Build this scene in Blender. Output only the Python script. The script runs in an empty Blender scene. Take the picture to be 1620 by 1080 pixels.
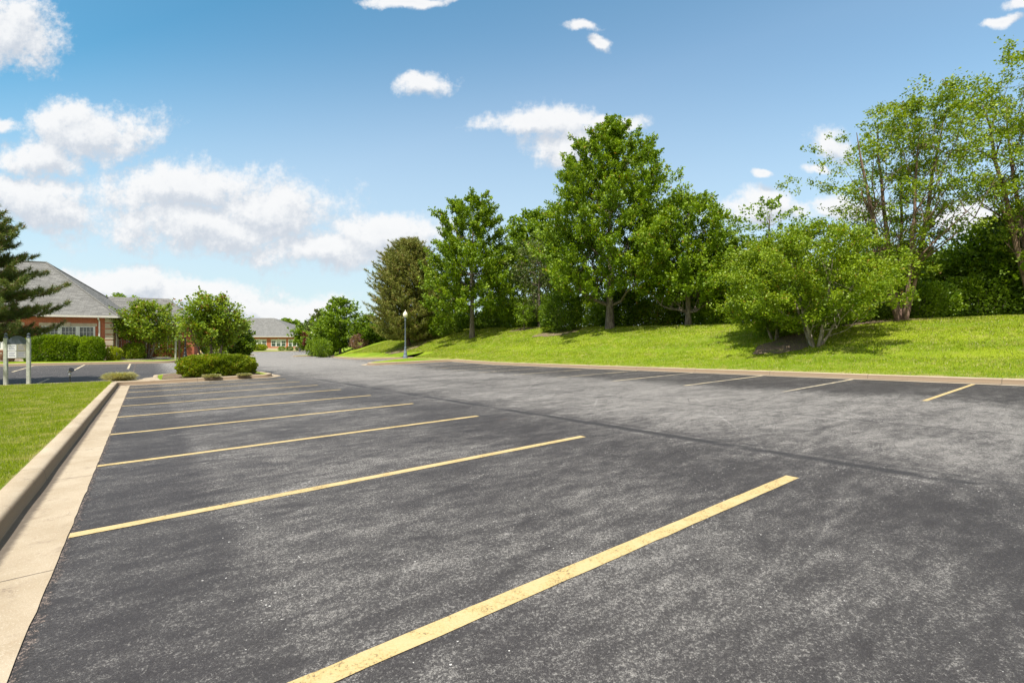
import bpy, bmesh, math, random
import numpy as np
from math import radians, pi, sin, cos, tan, sqrt, atan2
from mathutils import Vector, geometry, noise as mnoise

S = bpy.context.scene
C = S.collection
# ------------------------------------------------------------------ camera
cd = bpy.data.cameras.new('camera'); cam = bpy.data.objects.new('camera', cd); C.objects.link(cam)
cam.location = (0, 0, 1.4); cam.rotation_euler = (radians(90), 0, 0)
cd.sensor_width = 36; cd.lens = 16.87; cd.clip_start = .05; cd.clip_end = 6000
S.camera = cam
# ------------------------------------------------------------------ exposure
S.view_settings.view_transform = 'Standard'; S.view_settings.look = 'None'
S.view_settings.gamma = 1; S.view_settings.exposure = 0.70; S.view_settings.use_curve_mapping = False
S.cycles.max_bounces = 6; S.cycles.transparent_max_bounces = 4
# ------------------------------------------------------------------ sun
SV = Vector((.23, .46, -1.0)).normalized()
sd = bpy.data.lights.new('sun', 'SUN'); sun = bpy.data.objects.new('sun', sd); C.objects.link(sun)
sd.energy = 4.3; sd.angle = radians(.53); sd.color = (1, .955, .88)
sun.rotation_euler = SV.to_track_quat('-Z', 'Y').to_euler(); sun.location = (-20, -30, 50)


class NB:
    """tiny node-tree helper"""
    def __init__(s, tree): s.t = tree; s.n = tree.nodes; s.l = tree.links
    def node(s, typ, **kw):
        n = s.n.new(typ)
        for k, v in kw.items():
            if k.startswith('in_'):
                key = k[3:]; key = int(key) if key.isdigit() else key.replace('_', ' ')
                s.put(n.inputs[key], v)
            else: setattr(n, k, v)
        return n
    def put(s, sock, v):
        if isinstance(v, bpy.types.NodeSocket): s.l.new(v, sock)
        elif isinstance(v, bpy.types.Node): s.l.new(v.outputs[0], sock)
        else:
            if sock.type == 'RGBA' and not isinstance(v, (int, float)) and len(v) == 3: v = (*v, 1)
            sock.default_value = v
    def m(s, op, a, b=0.0, c=None, clamp=False):
        n = s.n.new('ShaderNodeMath'); n.operation = op; n.use_clamp = clamp
        s.put(n.inputs[0], a); s.put(n.inputs[1], b)
        if c is not None: s.put(n.inputs[2], c)
        return n.outputs[0]
    def v(s, op, a, b=(0, 0, 0), scale=None):
        n = s.n.new('ShaderNodeVectorMath'); n.operation = op
        s.put(n.inputs[0], a); s.put(n.inputs[1], b)
        if scale is not None: s.put(n.inputs['Scale'], scale)
        return n.outputs['Value'] if op in ('LENGTH', 'DOT_PRODUCT', 'DISTANCE') else n.outputs['Vector']
    def ramp(s, x, a, b, lo=0.0, hi=1.0, smooth=True):
        n = s.n.new('ShaderNodeMapRange'); n.interpolation_type = 'SMOOTHSTEP' if smooth else 'LINEAR'
        s.put(n.inputs['Value'], x); s.put(n.inputs['From Min'], a); s.put(n.inputs['From Max'], b)
        s.put(n.inputs['To Min'], lo); s.put(n.inputs['To Max'], hi); return n.outputs['Result']
    def mix(s, f, a, b, mode='MIX'):
        n = s.n.new('ShaderNodeMix'); n.data_type = 'RGBA'; n.blend_type = mode
        s.put(n.inputs[0], f); s.put(n.inputs[6], a); s.put(n.inputs[7], b); return n.outputs[2]
    def noise(s, vec, scale, detail=4, rough=.55, out='Fac', dist=0):
        n = s.n.new('ShaderNodeTexNoise'); s.put(n.inputs['Vector'], vec); s.put(n.inputs['Scale'], scale)
        n.inputs['Detail'].default_value = detail; n.inputs['Roughness'].default_value = rough
        n.inputs['Distortion'].default_value = dist
        return n.outputs[out]
    def mapping(s, vec, scale=(1, 1, 1), rot=(0, 0, 0), loc=(0, 0, 0)):
        n = s.n.new('ShaderNodeMapping'); s.put(n.inputs['Vector'], vec)
        n.inputs['Scale'].default_value = scale; n.inputs['Rotation'].default_value = rot; n.inputs['Location'].default_value = loc
        return n.outputs[0]

# ------------------------------------------------------------------ world: sky and clouds (by direction)
W = bpy.data.worlds.new('World'); S.world = W; W.use_nodes = True
wt = W.node_tree; wt.nodes.clear(); b = NB(wt)
sky = b.node('ShaderNodeTexSky', sky_type='NISHITA', sun_disc=False, sun_elevation=radians(62.8),
             sun_rotation=radians(206), altitude=200, air_density=1.0, dust_density=.6, ozone_density=2.2)
# cloud field as a node group:  direction-plane point -> density
CL = [(18, 55, 70, 60), (145, 205, 110, 48), (62, 252, 78, 36), (8, 198, 32, 15), (285, 298, 165, 50), (55, 318, 130, 42), (420, 335, 150, 58),
      (330, 352, 230, 46), (612, 376, 105, 36), (500, 398, 120, 30), (190, 452, 150, 32), (300, 462, 130, 28), (430, 486, 150, 27),
      (672, 129, 44, 20), (858, 188, 108, 30), (890, 226, 62, 42), (975, 188, 62, 17), (921, 44, 34, 11), (944, 66, 24, 12), (1195, 336, 90, 30), (1305, 226, 40, 26),
      (1288, 270, 20, 9), (1583, 40, 34, 10), (650, 0, 72, 9), (1209, 284, 17, 6), (1545, 345, 90, 34), (1340, 325, 60, 22), (1612, 14, 24, 12)]
g = bpy.data.node_groups.new('cloud_field', 'ShaderNodeTree')
g.interface.new_socket('P', in_out='INPUT', socket_type='NodeSocketVector')
g.interface.new_socket('D', in_out='OUTPUT', socket_type='NodeSocketFloat')
gb = NB(g); gi = gb.node('NodeGroupInput'); go = gb.node('NodeGroupOutput')
warp = gb.v('SCALE', gb.v('SUBTRACT', gb.noise(gi.outputs[0], 6, 3, .5, 'Color'), (.5, .5, .5)), scale=.10)
pp = gb.v('ADD', gi.outputs[0], warp)
acc = None
for (x, y, rx, ry) in CL:
    q = gb.v('MULTIPLY', gb.v('SUBTRACT', pp, ((x - 810) / 759, (540 - y) / 759, 0)), (759 / rx, 759 / ry, 0))
    m_ = gb.m('SUBTRACT', 1.0, gb.v('LENGTH', q))
    acc = m_ if acc is None else gb.m('MAXIMUM', acc, m_)
nz = gb.noise(gi.outputs[0], 9, 9, .58)
nz2 = gb.noise(gi.outputs[0], 34, 6, .6)
dd = gb.m('ADD', acc, gb.m('MULTIPLY', gb.m('SUBTRACT', nz, .5), 1.9))
dd = gb.m('ADD', dd, gb.m('MULTIPLY', gb.m('SUBTRACT', nz2, .5), .8))
dd = gb.m('ADD', dd, gb.m('MULTIPLY', gb.m('SUBTRACT', gb.noise(gi.outputs[0], 95, 5, .65), .5), .55))
gb.l.new(dd, go.inputs[0])
tc = b.node('ShaderNodeTexCoord')
sep = b.node('ShaderNodeSeparateXYZ'); b.put(sep.inputs[0], tc.outputs['Generated'])
yy = b.m('MAXIMUM', sep.outputs[1], .08)
px = b.m('DIVIDE', sep.outputs[0], yy); pz = b.m('DIVIDE', sep.outputs[2], yy)
P = b.node('ShaderNodeCombineXYZ'); b.put(P.inputs[0], px); b.put(P.inputs[1], pz)
def field(vec):
    n = b.node('ShaderNodeGroup'); n.node_tree = g; b.put(n.inputs[0], vec); return n.outputs[0]
d0 = field(P.outputs[0]); d1 = field(b.v('ADD', P.outputs[0], (-.012, .030, 0)))
front = b.m('MULTIPLY', b.ramp(sep.outputs[1], .08, .2), b.ramp(sep.outputs[2], 0, .01))
alpha = b.m('MULTIPLY', b.m('MULTIPLY', b.ramp(d0, -.22, .46), .96), front)
lit = b.m('MULTIPLY', b.ramp(b.m('SUBTRACT', d0, d1), -.50, .50), b.ramp(d0, 2.2, .5, .55, 1.0))
thick = b.ramp(d0, .1, 1.0)
ccol = b.mix(lit, (3.95, 4.25, 4.70), (5.95, 5.97, 6.0))
grad = b.m('SUBTRACT', pz, b.m('MULTIPLY', px, .32))
skyc = b.mix(1.0, sky.outputs[0], b.mix(b.ramp(grad, .47, .90, smooth=False), (1.48, 1.60, 1.38), (.68, 1.25, 1.19)), 'MULTIPLY')
hz = b.ramp(pz, .0, .66)
skyc = b.mix(b.m('MULTIPLY', b.m('SUBTRACT', 1.0, hz), .8), skyc, (3.75, 4.35, 4.85))
# added warm white fill overhead and behind the view, unseen, to neutralise shadows
sky_fill = b.m('MAXIMUM', b.ramp(sep.outputs[1], .12, -.45), b.ramp(sep.outputs[2], .62, .92))
skyc = b.mix(b.m('MULTIPLY', sky_fill, .80), skyc, (5.3, 4.9, 4.4))
bg = b.node('ShaderNodeBackground', in_Strength=.10)
b.put(bg.inputs['Color'], b.mix(alpha, skyc, ccol))
wo = b.node('ShaderNodeOutputWorld'); b.l.new(bg.outputs[0], wo.inputs[0])

# ------------------------------------------------------------------ terrain heights (s runs along the left kerb, t across the lot)
SK = np.array([-30, 0, 25, 33, 45, 60, 72, 90, 130, 200], float); TK = np.array([-40, -10, 0, 8, 18, 40], float)
TZ = np.array([[-.2, .34, .5, .63, .79, .8], [-.2, -.16, 0, .13, .29, .3], [-.5, -.42, -.42, -.29, -.10, 0], [-.4, -.36, -.38, -.26, -.07, 0],
     [-.25, -.22, -.24, -.28, -.28, -.2], [-.05, -.05, -.2, -.42, -.6, -.6], [-.2, -.2, -.5, -.75, -.95, -.9], [-.7, -.7, -.9, -1.05, -1.05, -1.05],
     [-1.05] * 6, [-1.05] * 6], float)
CS, SN = .7935, .6085
LOT_ROT = atan2(.6085, .7935)
def st(X, Y): return -SN * X + CS * Y, CS * X + SN * Y
def xy(s, t): return -SN * s + CS * t, CS * s + SN * t
def zA(X, Y):
    X = np.asarray(X, float); Y = np.asarray(Y, float)
    s, t = st(X, Y); s = np.clip(s, -30, 200); t = np.clip(t, -40, 40)
    i = np.clip(np.searchsorted(SK, s) - 1, 0, len(SK) - 2); j = np.clip(np.searchsorted(TK, t) - 1, 0, len(TK) - 2)
    a = (s - SK[i]) / (SK[i + 1] - SK[i]); c = (t - TK[j]) / (TK[j + 1] - TK[j])
    return TZ[i, j] * (1 - a) * (1 - c) + TZ[i + 1, j] * a * (1 - c) + TZ[i, j + 1] * (1 - a) * c + TZ[i + 1, j + 1] * a * c
def zL(X, Y):
    X = np.asarray(X, float); Y = np.asarray(Y, float)
    s, t = st(X, Y); z0 = zA(X, Y) + .14
    zc = np.interp(s, [-40, 20, 30, 40, 46, 58, 67, 85, 100], [2.4, 2.45, 2.6, 2.8, 2.67, 2.0, 1.5, .5, -.8]); zc = np.maximum(zc, z0)
    tk = np.interp(s, [0, 60, 82, 95, 132], [18.4, 18.6, 25, 28.5, 36])
    x = np.clip((t - tk) / np.maximum(5, 28 - tk), 0, 1); f = .5 * x + .5 * x * x * (3 - 2 * x)
    bump = .035 * np.sin(X * .9 + 1.3 * np.sin(Y * .4)) * np.sin(Y * .7 + .8 * np.sin(X * .5)) + .02 * np.sin(X * 2.3 + Y * 1.7)
    return z0 + (zc - z0) * f + bump * np.clip((t - tk) / 3, 0, 1)
def gz(X, Y): return float(zL(X, Y))

# ------------------------------------------------------------------ mesh helpers
def tag(o, label=None, cat=None, group=None, kind=None):
    if label: o['label'] = label
    if cat: o['category'] = cat
    if group: o['group'] = group
    if kind: o['kind'] = kind
    return o
def link(name, me, mat=None, parent=None):
    o = bpy.data.objects.new(name, me); C.objects.link(o)
    if mat and me and not me.materials: me.materials.append(mat)
    if parent: o.parent = parent
    return o
def empty(name, loc=(0, 0, 0), rz=0, **kw):
    o = bpy.data.objects.new(name, None); C.objects.link(o); o.location = loc; o.rotation_euler = (0, 0, rz)
    o.empty_display_size = .2
    return tag(o, **kw)
def np_mesh(name, V, F, smooth=False):
    """V (n,3) array, F (m,k) array, all faces the same size"""
    me = bpy.data.meshes.new(name); V = np.ascontiguousarray(V, np.float32); F = np.ascontiguousarray(F, np.int32)
    me.vertices.add(len(V)); me.vertices.foreach_set('co', V.ravel())
    k = F.shape[1]; me.loops.add(F.size); me.loops.foreach_set('vertex_index', F.ravel())
    me.polygons.add(len(F)); me.polygons.foreach_set('loop_start', np.arange(0, F.size, k, dtype=np.int32))
    if smooth: me.polygons.foreach_set('use_smooth', np.ones(len(F), bool))
    me.update(calc_edges=True); me.validate(); return me
class MB:
    def __init__(s): s.v = []; s.f = []; s.sm = []
    def add(s, vs, fs, smooth=False):
        o = len(s.v); s.v += [tuple(p) for p in vs]; s.f += [tuple(i + o for i in f) for f in fs]; s.sm += [smooth] * len(fs); return s
    def box(s, x0, x1, y0, y1, z0, z1):
        return s.add([(x0, y0, z0), (x1, y0, z0), (x1, y1, z0), (x0, y1, z0), (x0, y0, z1), (x1, y0, z1), (x1, y1, z1), (x0, y1, z1)],
                     [(0, 3, 2, 1), (4, 5, 6, 7), (0, 1, 5, 4), (1, 2, 6, 5), (2, 3, 7, 6), (3, 0, 4, 7)])
    def tube(s, pts, rad, n=8, cap=True):
        pts = [Vector(p) for p in pts]; vs = []; fs = []
        if not hasattr(rad, '__len__'): rad = [rad] * len(pts)
        up = Vector((0, 0, 1))
        for i, p in enumerate(pts):
            d = (pts[min(i + 1, len(pts) - 1)] - pts[max(i - 1, 0)])
            d = d.normalized() if d.length > 1e-9 else up
            a = d.cross(Vector((1, 0, 0)) if abs(d.z) > .8 else up).normalized(); c = d.cross(a)
            for k in range(n):
                w = 2 * pi * k / n; vs.append(p + (a * cos(w) + c * sin(w)) * rad[i])
        for i in range(len(pts) - 1):
            for k in range(n): fs.append((i * n + k, i * n + (k + 1) % n, (i + 1) * n + (k + 1) % n, (i + 1) * n + k))
        if cap: fs.append(tuple(range(n))[::-1]); fs.append(tuple((len(pts) - 1) * n + k for k in range(n)))
        return s.add(vs, fs, True)
    def lathe(s, prof, n=16, cx=0, cy=0):
        vs = []; fs = []
        for (r, z) in prof:
            for k in range(n): w = 2 * pi * k / n; vs.append((cx + r * cos(w), cy + r * sin(w), z))
        for i in range(len(prof) - 1):
            for k in range(n): fs.append((i * n + k, i * n + (k + 1) % n, (i + 1) * n + (k + 1) % n, (i + 1) * n + k))
        fs.append(tuple(range(n))[::-1]); fs.append(tuple((len(prof) - 1) * n + k for k in range(n)))
        return s.add(vs, fs, True)
    def build(s, name, mat, parent=None, uv=False, bevel=0):
        me = bpy.data.meshes.new(name); me.from_pydata(s.v, [], s.f); me.update()
        me.polygons.foreach_set('use_smooth', s.sm)
        if any(s.sm) and hasattr(me, 'set_sharp_from_angle'): me.set_sharp_from_angle(angle=radians(40))
        if uv:
            L = me.uv_layers.new(name='UVMap'); Z = Vector((0, 0, 1))
            for p in me.polygons:
                n = p.normal
                u = Vector((1, 0, 0)) if abs(n.z) > .98 else Z.cross(n).normalized()
                w = Vector((0, 1, 0)) if abs(n.z) > .98 else n.cross(u)
                for li in p.loop_indices:
                    co = me.vertices[me.loops[li].vertex_index].co; L.data[li].uv = (co.dot(u), co.dot(w))
        me.materials.append(mat); o = link(name, me, None, parent)
        if bevel: md = o.modifiers.new('b', 'BEVEL'); md.width = bevel; md.segments = 2; md.limit_method = 'ANGLE'
        return o

# ------------------------------------------------------------------ materials
def new_mat(name):
    m = bpy.data.materials.new(name); m.use_nodes = True; m.node_tree.nodes.clear(); b = NB(m.node_tree)
    out = b.node('ShaderNodeOutputMaterial'); return m, b, out
def principled(b, out, col, rough=.8, bump=None, bstr=.3, bdist=.01, metal=0, spec=.5):
    p = b.node('ShaderNodeBsdfPrincipled'); b.put(p.inputs['Base Color'], col); b.put(p.inputs['Roughness'], rough)
    b.put(p.inputs['Metallic'], metal); b.put(p.inputs['Specular IOR Level'], spec)
    if bump is not None:
        n = b.node('ShaderNodeBump'); n.inputs['Strength'].default_value = bstr; n.inputs['Distance'].default_value = bdist
        b.put(n.inputs['Height'], bump); b.l.new(n.outputs[0], p.inputs['Normal'])
    b.l.new(p.outputs[0], out.inputs[0]); return p
def plain(name, col, rough=.6, var=.12, scale=6, metal=0, spec=.5):
    m, b, out = new_mat(name); tc = b.node('ShaderNodeTexCoord')
    n = b.noise(tc.outputs['Object'], scale, 5, .6)
    k = b.ramp(n, .3, .7, 1 - var, 1 + var)
    c = b.v('SCALE', b.mix(0, col, col), scale=k)
    principled(b, out, c, rough, n, .15, .01, metal, spec); return m
def lot_coords(b):
    g_ = b.node('ShaderNodeNewGeometry')
    # Mapping rotated so x = t (across), y = s (along)
    return g_.outputs['Position'], b.mapping(g_.outputs['Position'], rot=(0, 0, -LOT_ROT))

def asphalt_mat():
    m, b, out = new_mat('asphalt'); pos, lot = lot_coords(b)
    se = b.node('ShaderNodeSeparateXYZ'); b.put(se.inputs[0], lot); t, s = se.outputs[0], se.outputs[1]
    wob = b.m('MULTIPLY', b.m('SUBTRACT', b.noise(pos, .35, 4), .5), 1.0)
    wobf = b.m('MULTIPLY', b.m('SUBTRACT', b.noise(pos, 2.2, 4), .5), .22)
    tw = b.m('ADD', t, wob)
    # large wear: pale worn aisle between the two stall rows, darker sealed strips inside the stalls
    str1 = b.noise(b.mapping(lot, scale=(.16, .5, 1)), 1.0, 12, .72)
    str2 = b.noise(b.mapping(lot, scale=(.6, 1.6, 1)), 1.0, 10, .76, dist=.6)
    fine = b.noise(b.mapping(lot, scale=(1.0, 2.4, 1), rot=(0, 0, .5)), 3.0, 6, .68)
    aisle = b.m('MULTIPLY', b.ramp(tw, 4.6, 8.0), b.ramp(tw, 14.6, 12.2))
    stallw = b.m('MULTIPLY', b.ramp(b.m('ADD', t, wobf), .42, .62), b.ramp(tw, 4.9, 3.2))
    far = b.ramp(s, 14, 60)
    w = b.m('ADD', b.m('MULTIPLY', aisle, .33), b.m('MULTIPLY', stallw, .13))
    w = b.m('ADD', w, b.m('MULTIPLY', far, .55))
    w = b.m('ADD', w, b.m('MULTIPLY', b.m('SUBTRACT', str1, .5), .78))
    w = b.m('ADD', w, b.m('MULTIPLY', b.m('SUBTRACT', str2, .5), .85))
    w = b.m('ADD', w, b.m('MULTIPLY', b.m('SUBTRACT', fine, .5), .85))
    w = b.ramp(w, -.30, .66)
    # other lot at the left is newer, darker
    other = b.m('MULTIPLY', b.ramp(s, 26, 27), b.ramp(t, 1.5, .5)); w = b.m('MULTIPLY', w, b.m('SUBTRACT', 1, b.m('MULTIPLY', other, .55)))
    # crazed aggregate: fine grain and pale stones
    gr = b.noise(pos, 52, 6, .95); gr2 = b.noise(pos, 150, 3, .7)
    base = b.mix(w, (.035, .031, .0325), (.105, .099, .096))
    thr = b.m('SUBTRACT', .585, b.m('MULTIPLY', w, .155)); gmask = b.ramp(b.m('SUBTRACT', gr, thr), 0, .05)
    base = b.mix(b.m('MULTIPLY', gmask, b.m('ADD', .55, b.m('MULTIPLY', w, .35))), base, (.38, .36, .335))
    base = b.mix(b.ramp(gr2, .56, .42, 0, .7), base, (.020, .017, .017))
    vo = b.node('ShaderNodeTexVoronoi', in_Scale=78.0); b.put(vo.inputs['Vector'], pos)
    rnd = b.node('ShaderNodeSeparateColor'); b.put(rnd.inputs[0], vo.outputs['Color'])
    dens = b.m('ADD', .925, b.m('MULTIPLY', b.m('SUBTRACT', b.noise(pos, .9, 6, .7), .66), -.55))
    stone = b.m('MULTIPLY', b.m('GREATER_THAN', rnd.outputs[0], dens), b.m('LESS_THAN', vo.outputs['Distance'], b.m('MULTIPLY', rnd.outputs[1], .5)))
    base = b.mix(b.m('MULTIPLY', stone, .85), base, (.62, .60, .57))
    # thin pale tyre scuffs, short arcs broken by the grain
    for (rot_, sc_, th_) in ((.9, .13, .9990), (-.35, .09, .9992)):
        sc = b.node('ShaderNodeTexWave', wave_type='BANDS', bands_direction='X'); b.put(sc.inputs['Vector'], b.mapping(lot, rot=(0, 0, rot_)))
        sc.inputs['Scale'].default_value = sc_; sc.inputs['Distortion'].default_value = 5; sc.inputs['Detail'].default_value = 1; sc.inputs['Detail Scale'].default_value = .3
        scm = b.m('MULTIPLY', b.ramp(sc.outputs['Fac'], th_, .99995), b.ramp(b.noise(pos, .5, 3), .50, .58))
        base = b.mix(b.m('MULTIPLY', b.m('MULTIPLY', scm, gmask), .55), base, (.40, .38, .36))
    # paving seam along the lot and its dark tar edge, plus a finer crack further out
    def line(center, width, fade, amp, sc_):
        wv = b.m('MULTIPLY', b.m('SUBTRACT', b.noise(b.mapping(lot, scale=(0, 1, 0)), sc_, 5, .6), .5), amp)
        return b.ramp(b.m('ABSOLUTE', b.m('SUBTRACT', b.m('ADD', t, wv), center)), width + fade, width)
    brk = b.ramp(b.noise(pos, 1.1, 3), .36, .5)
    seam = b.m('MULTIPLY', b.m('MULTIPLY', line(6.08, .03, .13, .16, .8), brk), b.ramp(s, 25, 22))
    seam2 = b.m('MULTIPLY', line(6.32, .03, .05, .35, .5), b.m('MULTIPLY', b.ramp(s, 25, 22), brk))
    crack = b.m('MULTIPLY', line(9.35, .012, .025, .55, .25), b.m('MULTIPLY', b.ramp(s, 30, 26), b.ramp(s, -1, 1)))
    pale = b.m('MULTIPLY', line(5.88, .012, .03, .2, .9), brk)
    base = b.mix(b.m('MULTIPLY', b.m('MULTIPLY', pale, gmask), .5), base, (.4, .38, .36))
    dk = b.m('MAXIMUM', b.m('MULTIPLY', seam, .92), b.m('MAXIMUM', b.m('MULTIPLY', seam2, .45), b.m('MULTIPLY', crack, .75)))
    base = b.mix(dk, base, (.03, .028, .03))
    vc = b.node('ShaderNodeTexVoronoi', feature='DISTANCE_TO_EDGE', in_Scale=.16); b.put(vc.inputs['Vector'], b.v('ADD', lot, b.v('SCALE', b.noise(pos, .9, 6, .7, 'Color'), scale=1.6)))
    hair = b.m('MULTIPLY', b.ramp(vc.outputs['Distance'], .0026, .0010), b.ramp(b.noise(pos, .22, 2), .50, .56))
    base = b.mix(b.m('MULTIPLY', hair, .75), base, (.025, .023, .024))
    # rough broken margin beside the concrete gutter
    edge = b.m('MULTIPLY', b.ramp(b.m('ADD', t, b.m('MULTIPLY', b.m('SUBTRACT', b.noise(pos, 26, 4, .7), .5), .11)), -.405, -.435), b.ramp(t, -.5, -.47))
    base = b.mix(b.m('MULTIPLY', edge, .6), base, (.02, .018, .018))
    crumb = b.m('MULTIPLY', b.ramp(b.m('ADD', t, b.m('MULTIPLY', b.m('SUBTRACT', b.noise(pos, 9, 6, .85), .5), .26)), -.42, -.45), b.m('GREATER_THAN', gr, .54))
    crumb = b.m('MULTIPLY', crumb, b.ramp(t, -.52, -.5)); base = b.mix(b.m('MULTIPLY', crumb, .8), base, (.36, .27, .22))
    rs = b.m('MULTIPLY', b.ramp(b.noise(b.mapping(lot, scale=(.5, 2.5, 1), loc=(3, 1, 0)), 1.0, 3), .70, .76), .28)
    base = b.mix(rs, base, (.17, .105, .065))
    hgt = b.m('ADD', b.m('MULTIPLY', gr, .7), b.m('MULTIPLY', gr2, .5))
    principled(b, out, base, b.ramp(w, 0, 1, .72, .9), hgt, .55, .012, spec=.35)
    return m

def grass_mat(name='grass'):
    m, b, out = new_mat(name); pos, lot = lot_coords(b)
    n1 = b.noise(pos, .35, 5, .6); n2 = b.noise(pos, 2.3, 5, .7); n3 = b.noise(b.mapping(pos, scale=(1, 1, .3)), 45, 4, .8)
    n4 = b.noise(b.mapping(lot, scale=(.9, .07, 1)), 1.0, 3)
    c = b.mix(b.ramp(n1, .35, .68), (.185, .275, .012), (.310, .385, .020))
    c = b.mix(b.m('MULTIPLY', b.ramp(n2, .52, .74), .5), c, (.46, .44, .12))
    c = b.mix(b.m('MULTIPLY', b.ramp(n2, .46, .30), .42), c, (.12, .20, .009))
    c = b.mix(b.m('MULTIPLY', b.ramp(n4, .45, .60), .45), c, (.14, .24, .010))
    c = b.mix(b.m('MULTIPLY', b.ramp(b.noise(pos, .9, 7, .75), .58, .70), .45), c, (.46, .41, .13))
    c = b.mix(b.ramp(n3, .56, .34, 0, .7), c, (.07, .12, .006))
    c = b.mix(b.m('MULTIPLY', b.ramp(n3, .60, .75), .35), c, (.42, .44, .10))
    se = b.node('ShaderNodeSeparateXYZ'); b.put(se.inputs[0], lot); t = se.outputs[0]
    dry = b.m('MAXIMUM', b.m('MULTIPLY', b.ramp(t, 19.3, 18.3), b.ramp(t, 17.0, 18.0)), b.m('MULTIPLY', b.ramp(t, -1.6, -1.1), b.ramp(t, .5, -.5)))
    c = b.mix(b.m('MULTIPLY', dry, b.ramp(n2, .42, .62, .1, .75)), c, (.40, .33, .15))
    principled(b, out, c, .9, n3, .9, .05, spec=.15); return m
def blade_mat():
    m, b, out = new_mat('grass_blades'); gm = b.node('ShaderNodeNewGeometry'); r = gm.outputs['Random Per Island']
    n1 = b.noise(gm.outputs['Position'], .5, 4, .6); n2 = b.noise(gm.outputs['Position'], 2.3, 5, .7)
    c = b.mix(r, (.185, .275, .012), (.43, .48, .035))
    c = b.mix(b.m('MULTIPLY', b.ramp(n2, .46, .66), .7), c, (.58, .52, .17))
    c = b.mix(b.m('MULTIPLY', b.ramp(n1, .5, .3), .4), c, (.13, .22, .010))
    c = b.mix(b.ramp(r, .93, .96), c, (.60, .52, .30))
    d = b.node('ShaderNodeBsdfDiffuse'); b.put(d.inputs[0], c); tr = b.node('ShaderNodeBsdfTranslucent'); b.put(tr.inputs[0], c)
    mx = b.node('ShaderNodeMixShader'); mx.inputs[0].default_value = .35; b.l.new(d.outputs[0], mx.inputs[1]); b.l.new(tr.outputs[0], mx.inputs[2])
    b.l.new(mx.outputs[0], out.inputs[0]); return m
def concrete_mat(name='kerb_concrete', uvjoint=True):
    m, b, out = new_mat(name); tc = b.node('ShaderNodeTexCoord'); gm = b.node('ShaderNodeNewGeometry'); pos = gm.outputs['Position']
    n = b.noise(pos, 1.1, 6, .65); n2 = b.noise(pos, 14, 5, .7); n3 = b.noise(pos, 120, 3, .7)
    c = b.mix(b.ramp(n, .3, .7), (.33, .262, .178), (.43, .357, .262))
    c = b.mix(b.m('MULTIPLY', b.ramp(n2, .5, .75), .4), c, (.33, .24, .155))
    c = b.mix(b.ramp(n3, .56, .70, 0, .6), c, (.64, .56, .46))
    c = b.mix(b.ramp(n3, .44, .30, 0, .5), c, (.25, .19, .13))
    c = b.mix(b.ramp(b.noise(pos, 3.3, 8, .8), .54, .68, 0, .6), c, (.24, .185, .135))
    if uvjoint:
        se = b.node('ShaderNodeSeparateXYZ'); b.put(se.inputs[0], tc.outputs['UV'])
        w = b.m('ADD', se.outputs[0], b.m('MULTIPLY', b.m('SUBTRACT', n2, .5), .02))
        j = b.m('ABSOLUTE', b.m('SUBTRACT', b.m('FRACT', b.m('DIVIDE', w, 3.0)), .5))
        jm = b.ramp(j, .0035, .0015)
        vc = b.node('ShaderNodeTexVoronoi', feature='DISTANCE_TO_EDGE', in_Scale=.8); b.put(vc.inputs['Vector'], b.v('ADD', pos, b.v('SCALE', b.noise(pos, 4, 5, .7, 'Color'), scale=.5)))
        hair = b.m('MULTIPLY', b.ramp(vc.outputs['Distance'], .006, .002), b.ramp(b.noise(pos, .7, 2), .50, .56)); c = b.mix(b.m('MULTIPLY', hair, .7), c, (.16, .12, .09))
        chip = b.m('MULTIPLY', b.ramp(b.noise(pos, 26, 4, .7), .64, .67), b.ramp(b.m('ABSOLUTE', b.m('SUBTRACT', se.outputs[1], .72)), .10, .04)); c = b.mix(b.m('MULTIPLY', chip, .7), c, (.24, .185, .14))
        # grime plus the kerb's cast shadow painted into the gutter line; browner kerb face (v: 0 gutter edge .. 1 kerb back)
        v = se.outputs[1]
        gutter_dirt_shade = b.m('MULTIPLY', b.m('MULTIPLY', b.ramp(b.m('ADD', v, b.m('MULTIPLY', b.m('SUBTRACT', n2, .5), .06)), .34, .41), b.ramp(v, .53, .50)), b.ramp(n2, .1, .5, .55, 1.0))
        c = b.mix(b.m('MULTIPLY', gutter_dirt_shade, .85), c, (.085, .068, .055))
        face = b.m('MULTIPLY', b.ramp(v, .48, .54), b.ramp(v, .78, .70))
        c = b.mix(b.m('MULTIPLY', face, b.m('ADD', .5, b.m('MULTIPLY', n, .5))), c, (.20, .135, .085))
        c = b.mix(b.m('MULTIPLY', jm, .8), c, (.10, .08, .06))
        hgt = b.m('SUBTRACT', b.m('ADD', n3, n2), b.m('MULTIPLY', jm, 2))
    else: hgt = n3
    principled(b, out, c, .9, hgt, .4, .006, spec=.25); return m
def paint_mat():
    m, b, out = new_mat('yellow_paint'); gm = b.node('ShaderNodeNewGeometry'); pos = gm.outputs['Position']
    n = b.noise(pos, 60, 4, .75); n2 = b.noise(pos, 5, 5, .7); n3 = b.noise(pos, 130, 2, .6)
    c = b.mix(b.ramp(n2, .35, .65), (.45, .325, .125), (.49, .375, .19))
    c = b.mix(b.ramp(n, .42, .60, .0, .5), c, (.54, .42, .23))
    wear = b.m('MULTIPLY', b.ramp(b.m('ADD', n, b.m('MULTIPLY', b.m('SUBTRACT', n2, .5), .6)), .43, .35), .70)
    c = b.mix(wear, c, (.10, .085, .07))
    principled(b, out, c, .75, b.m('ADD', n, n3), .5, .008, spec=.3); return m
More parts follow.
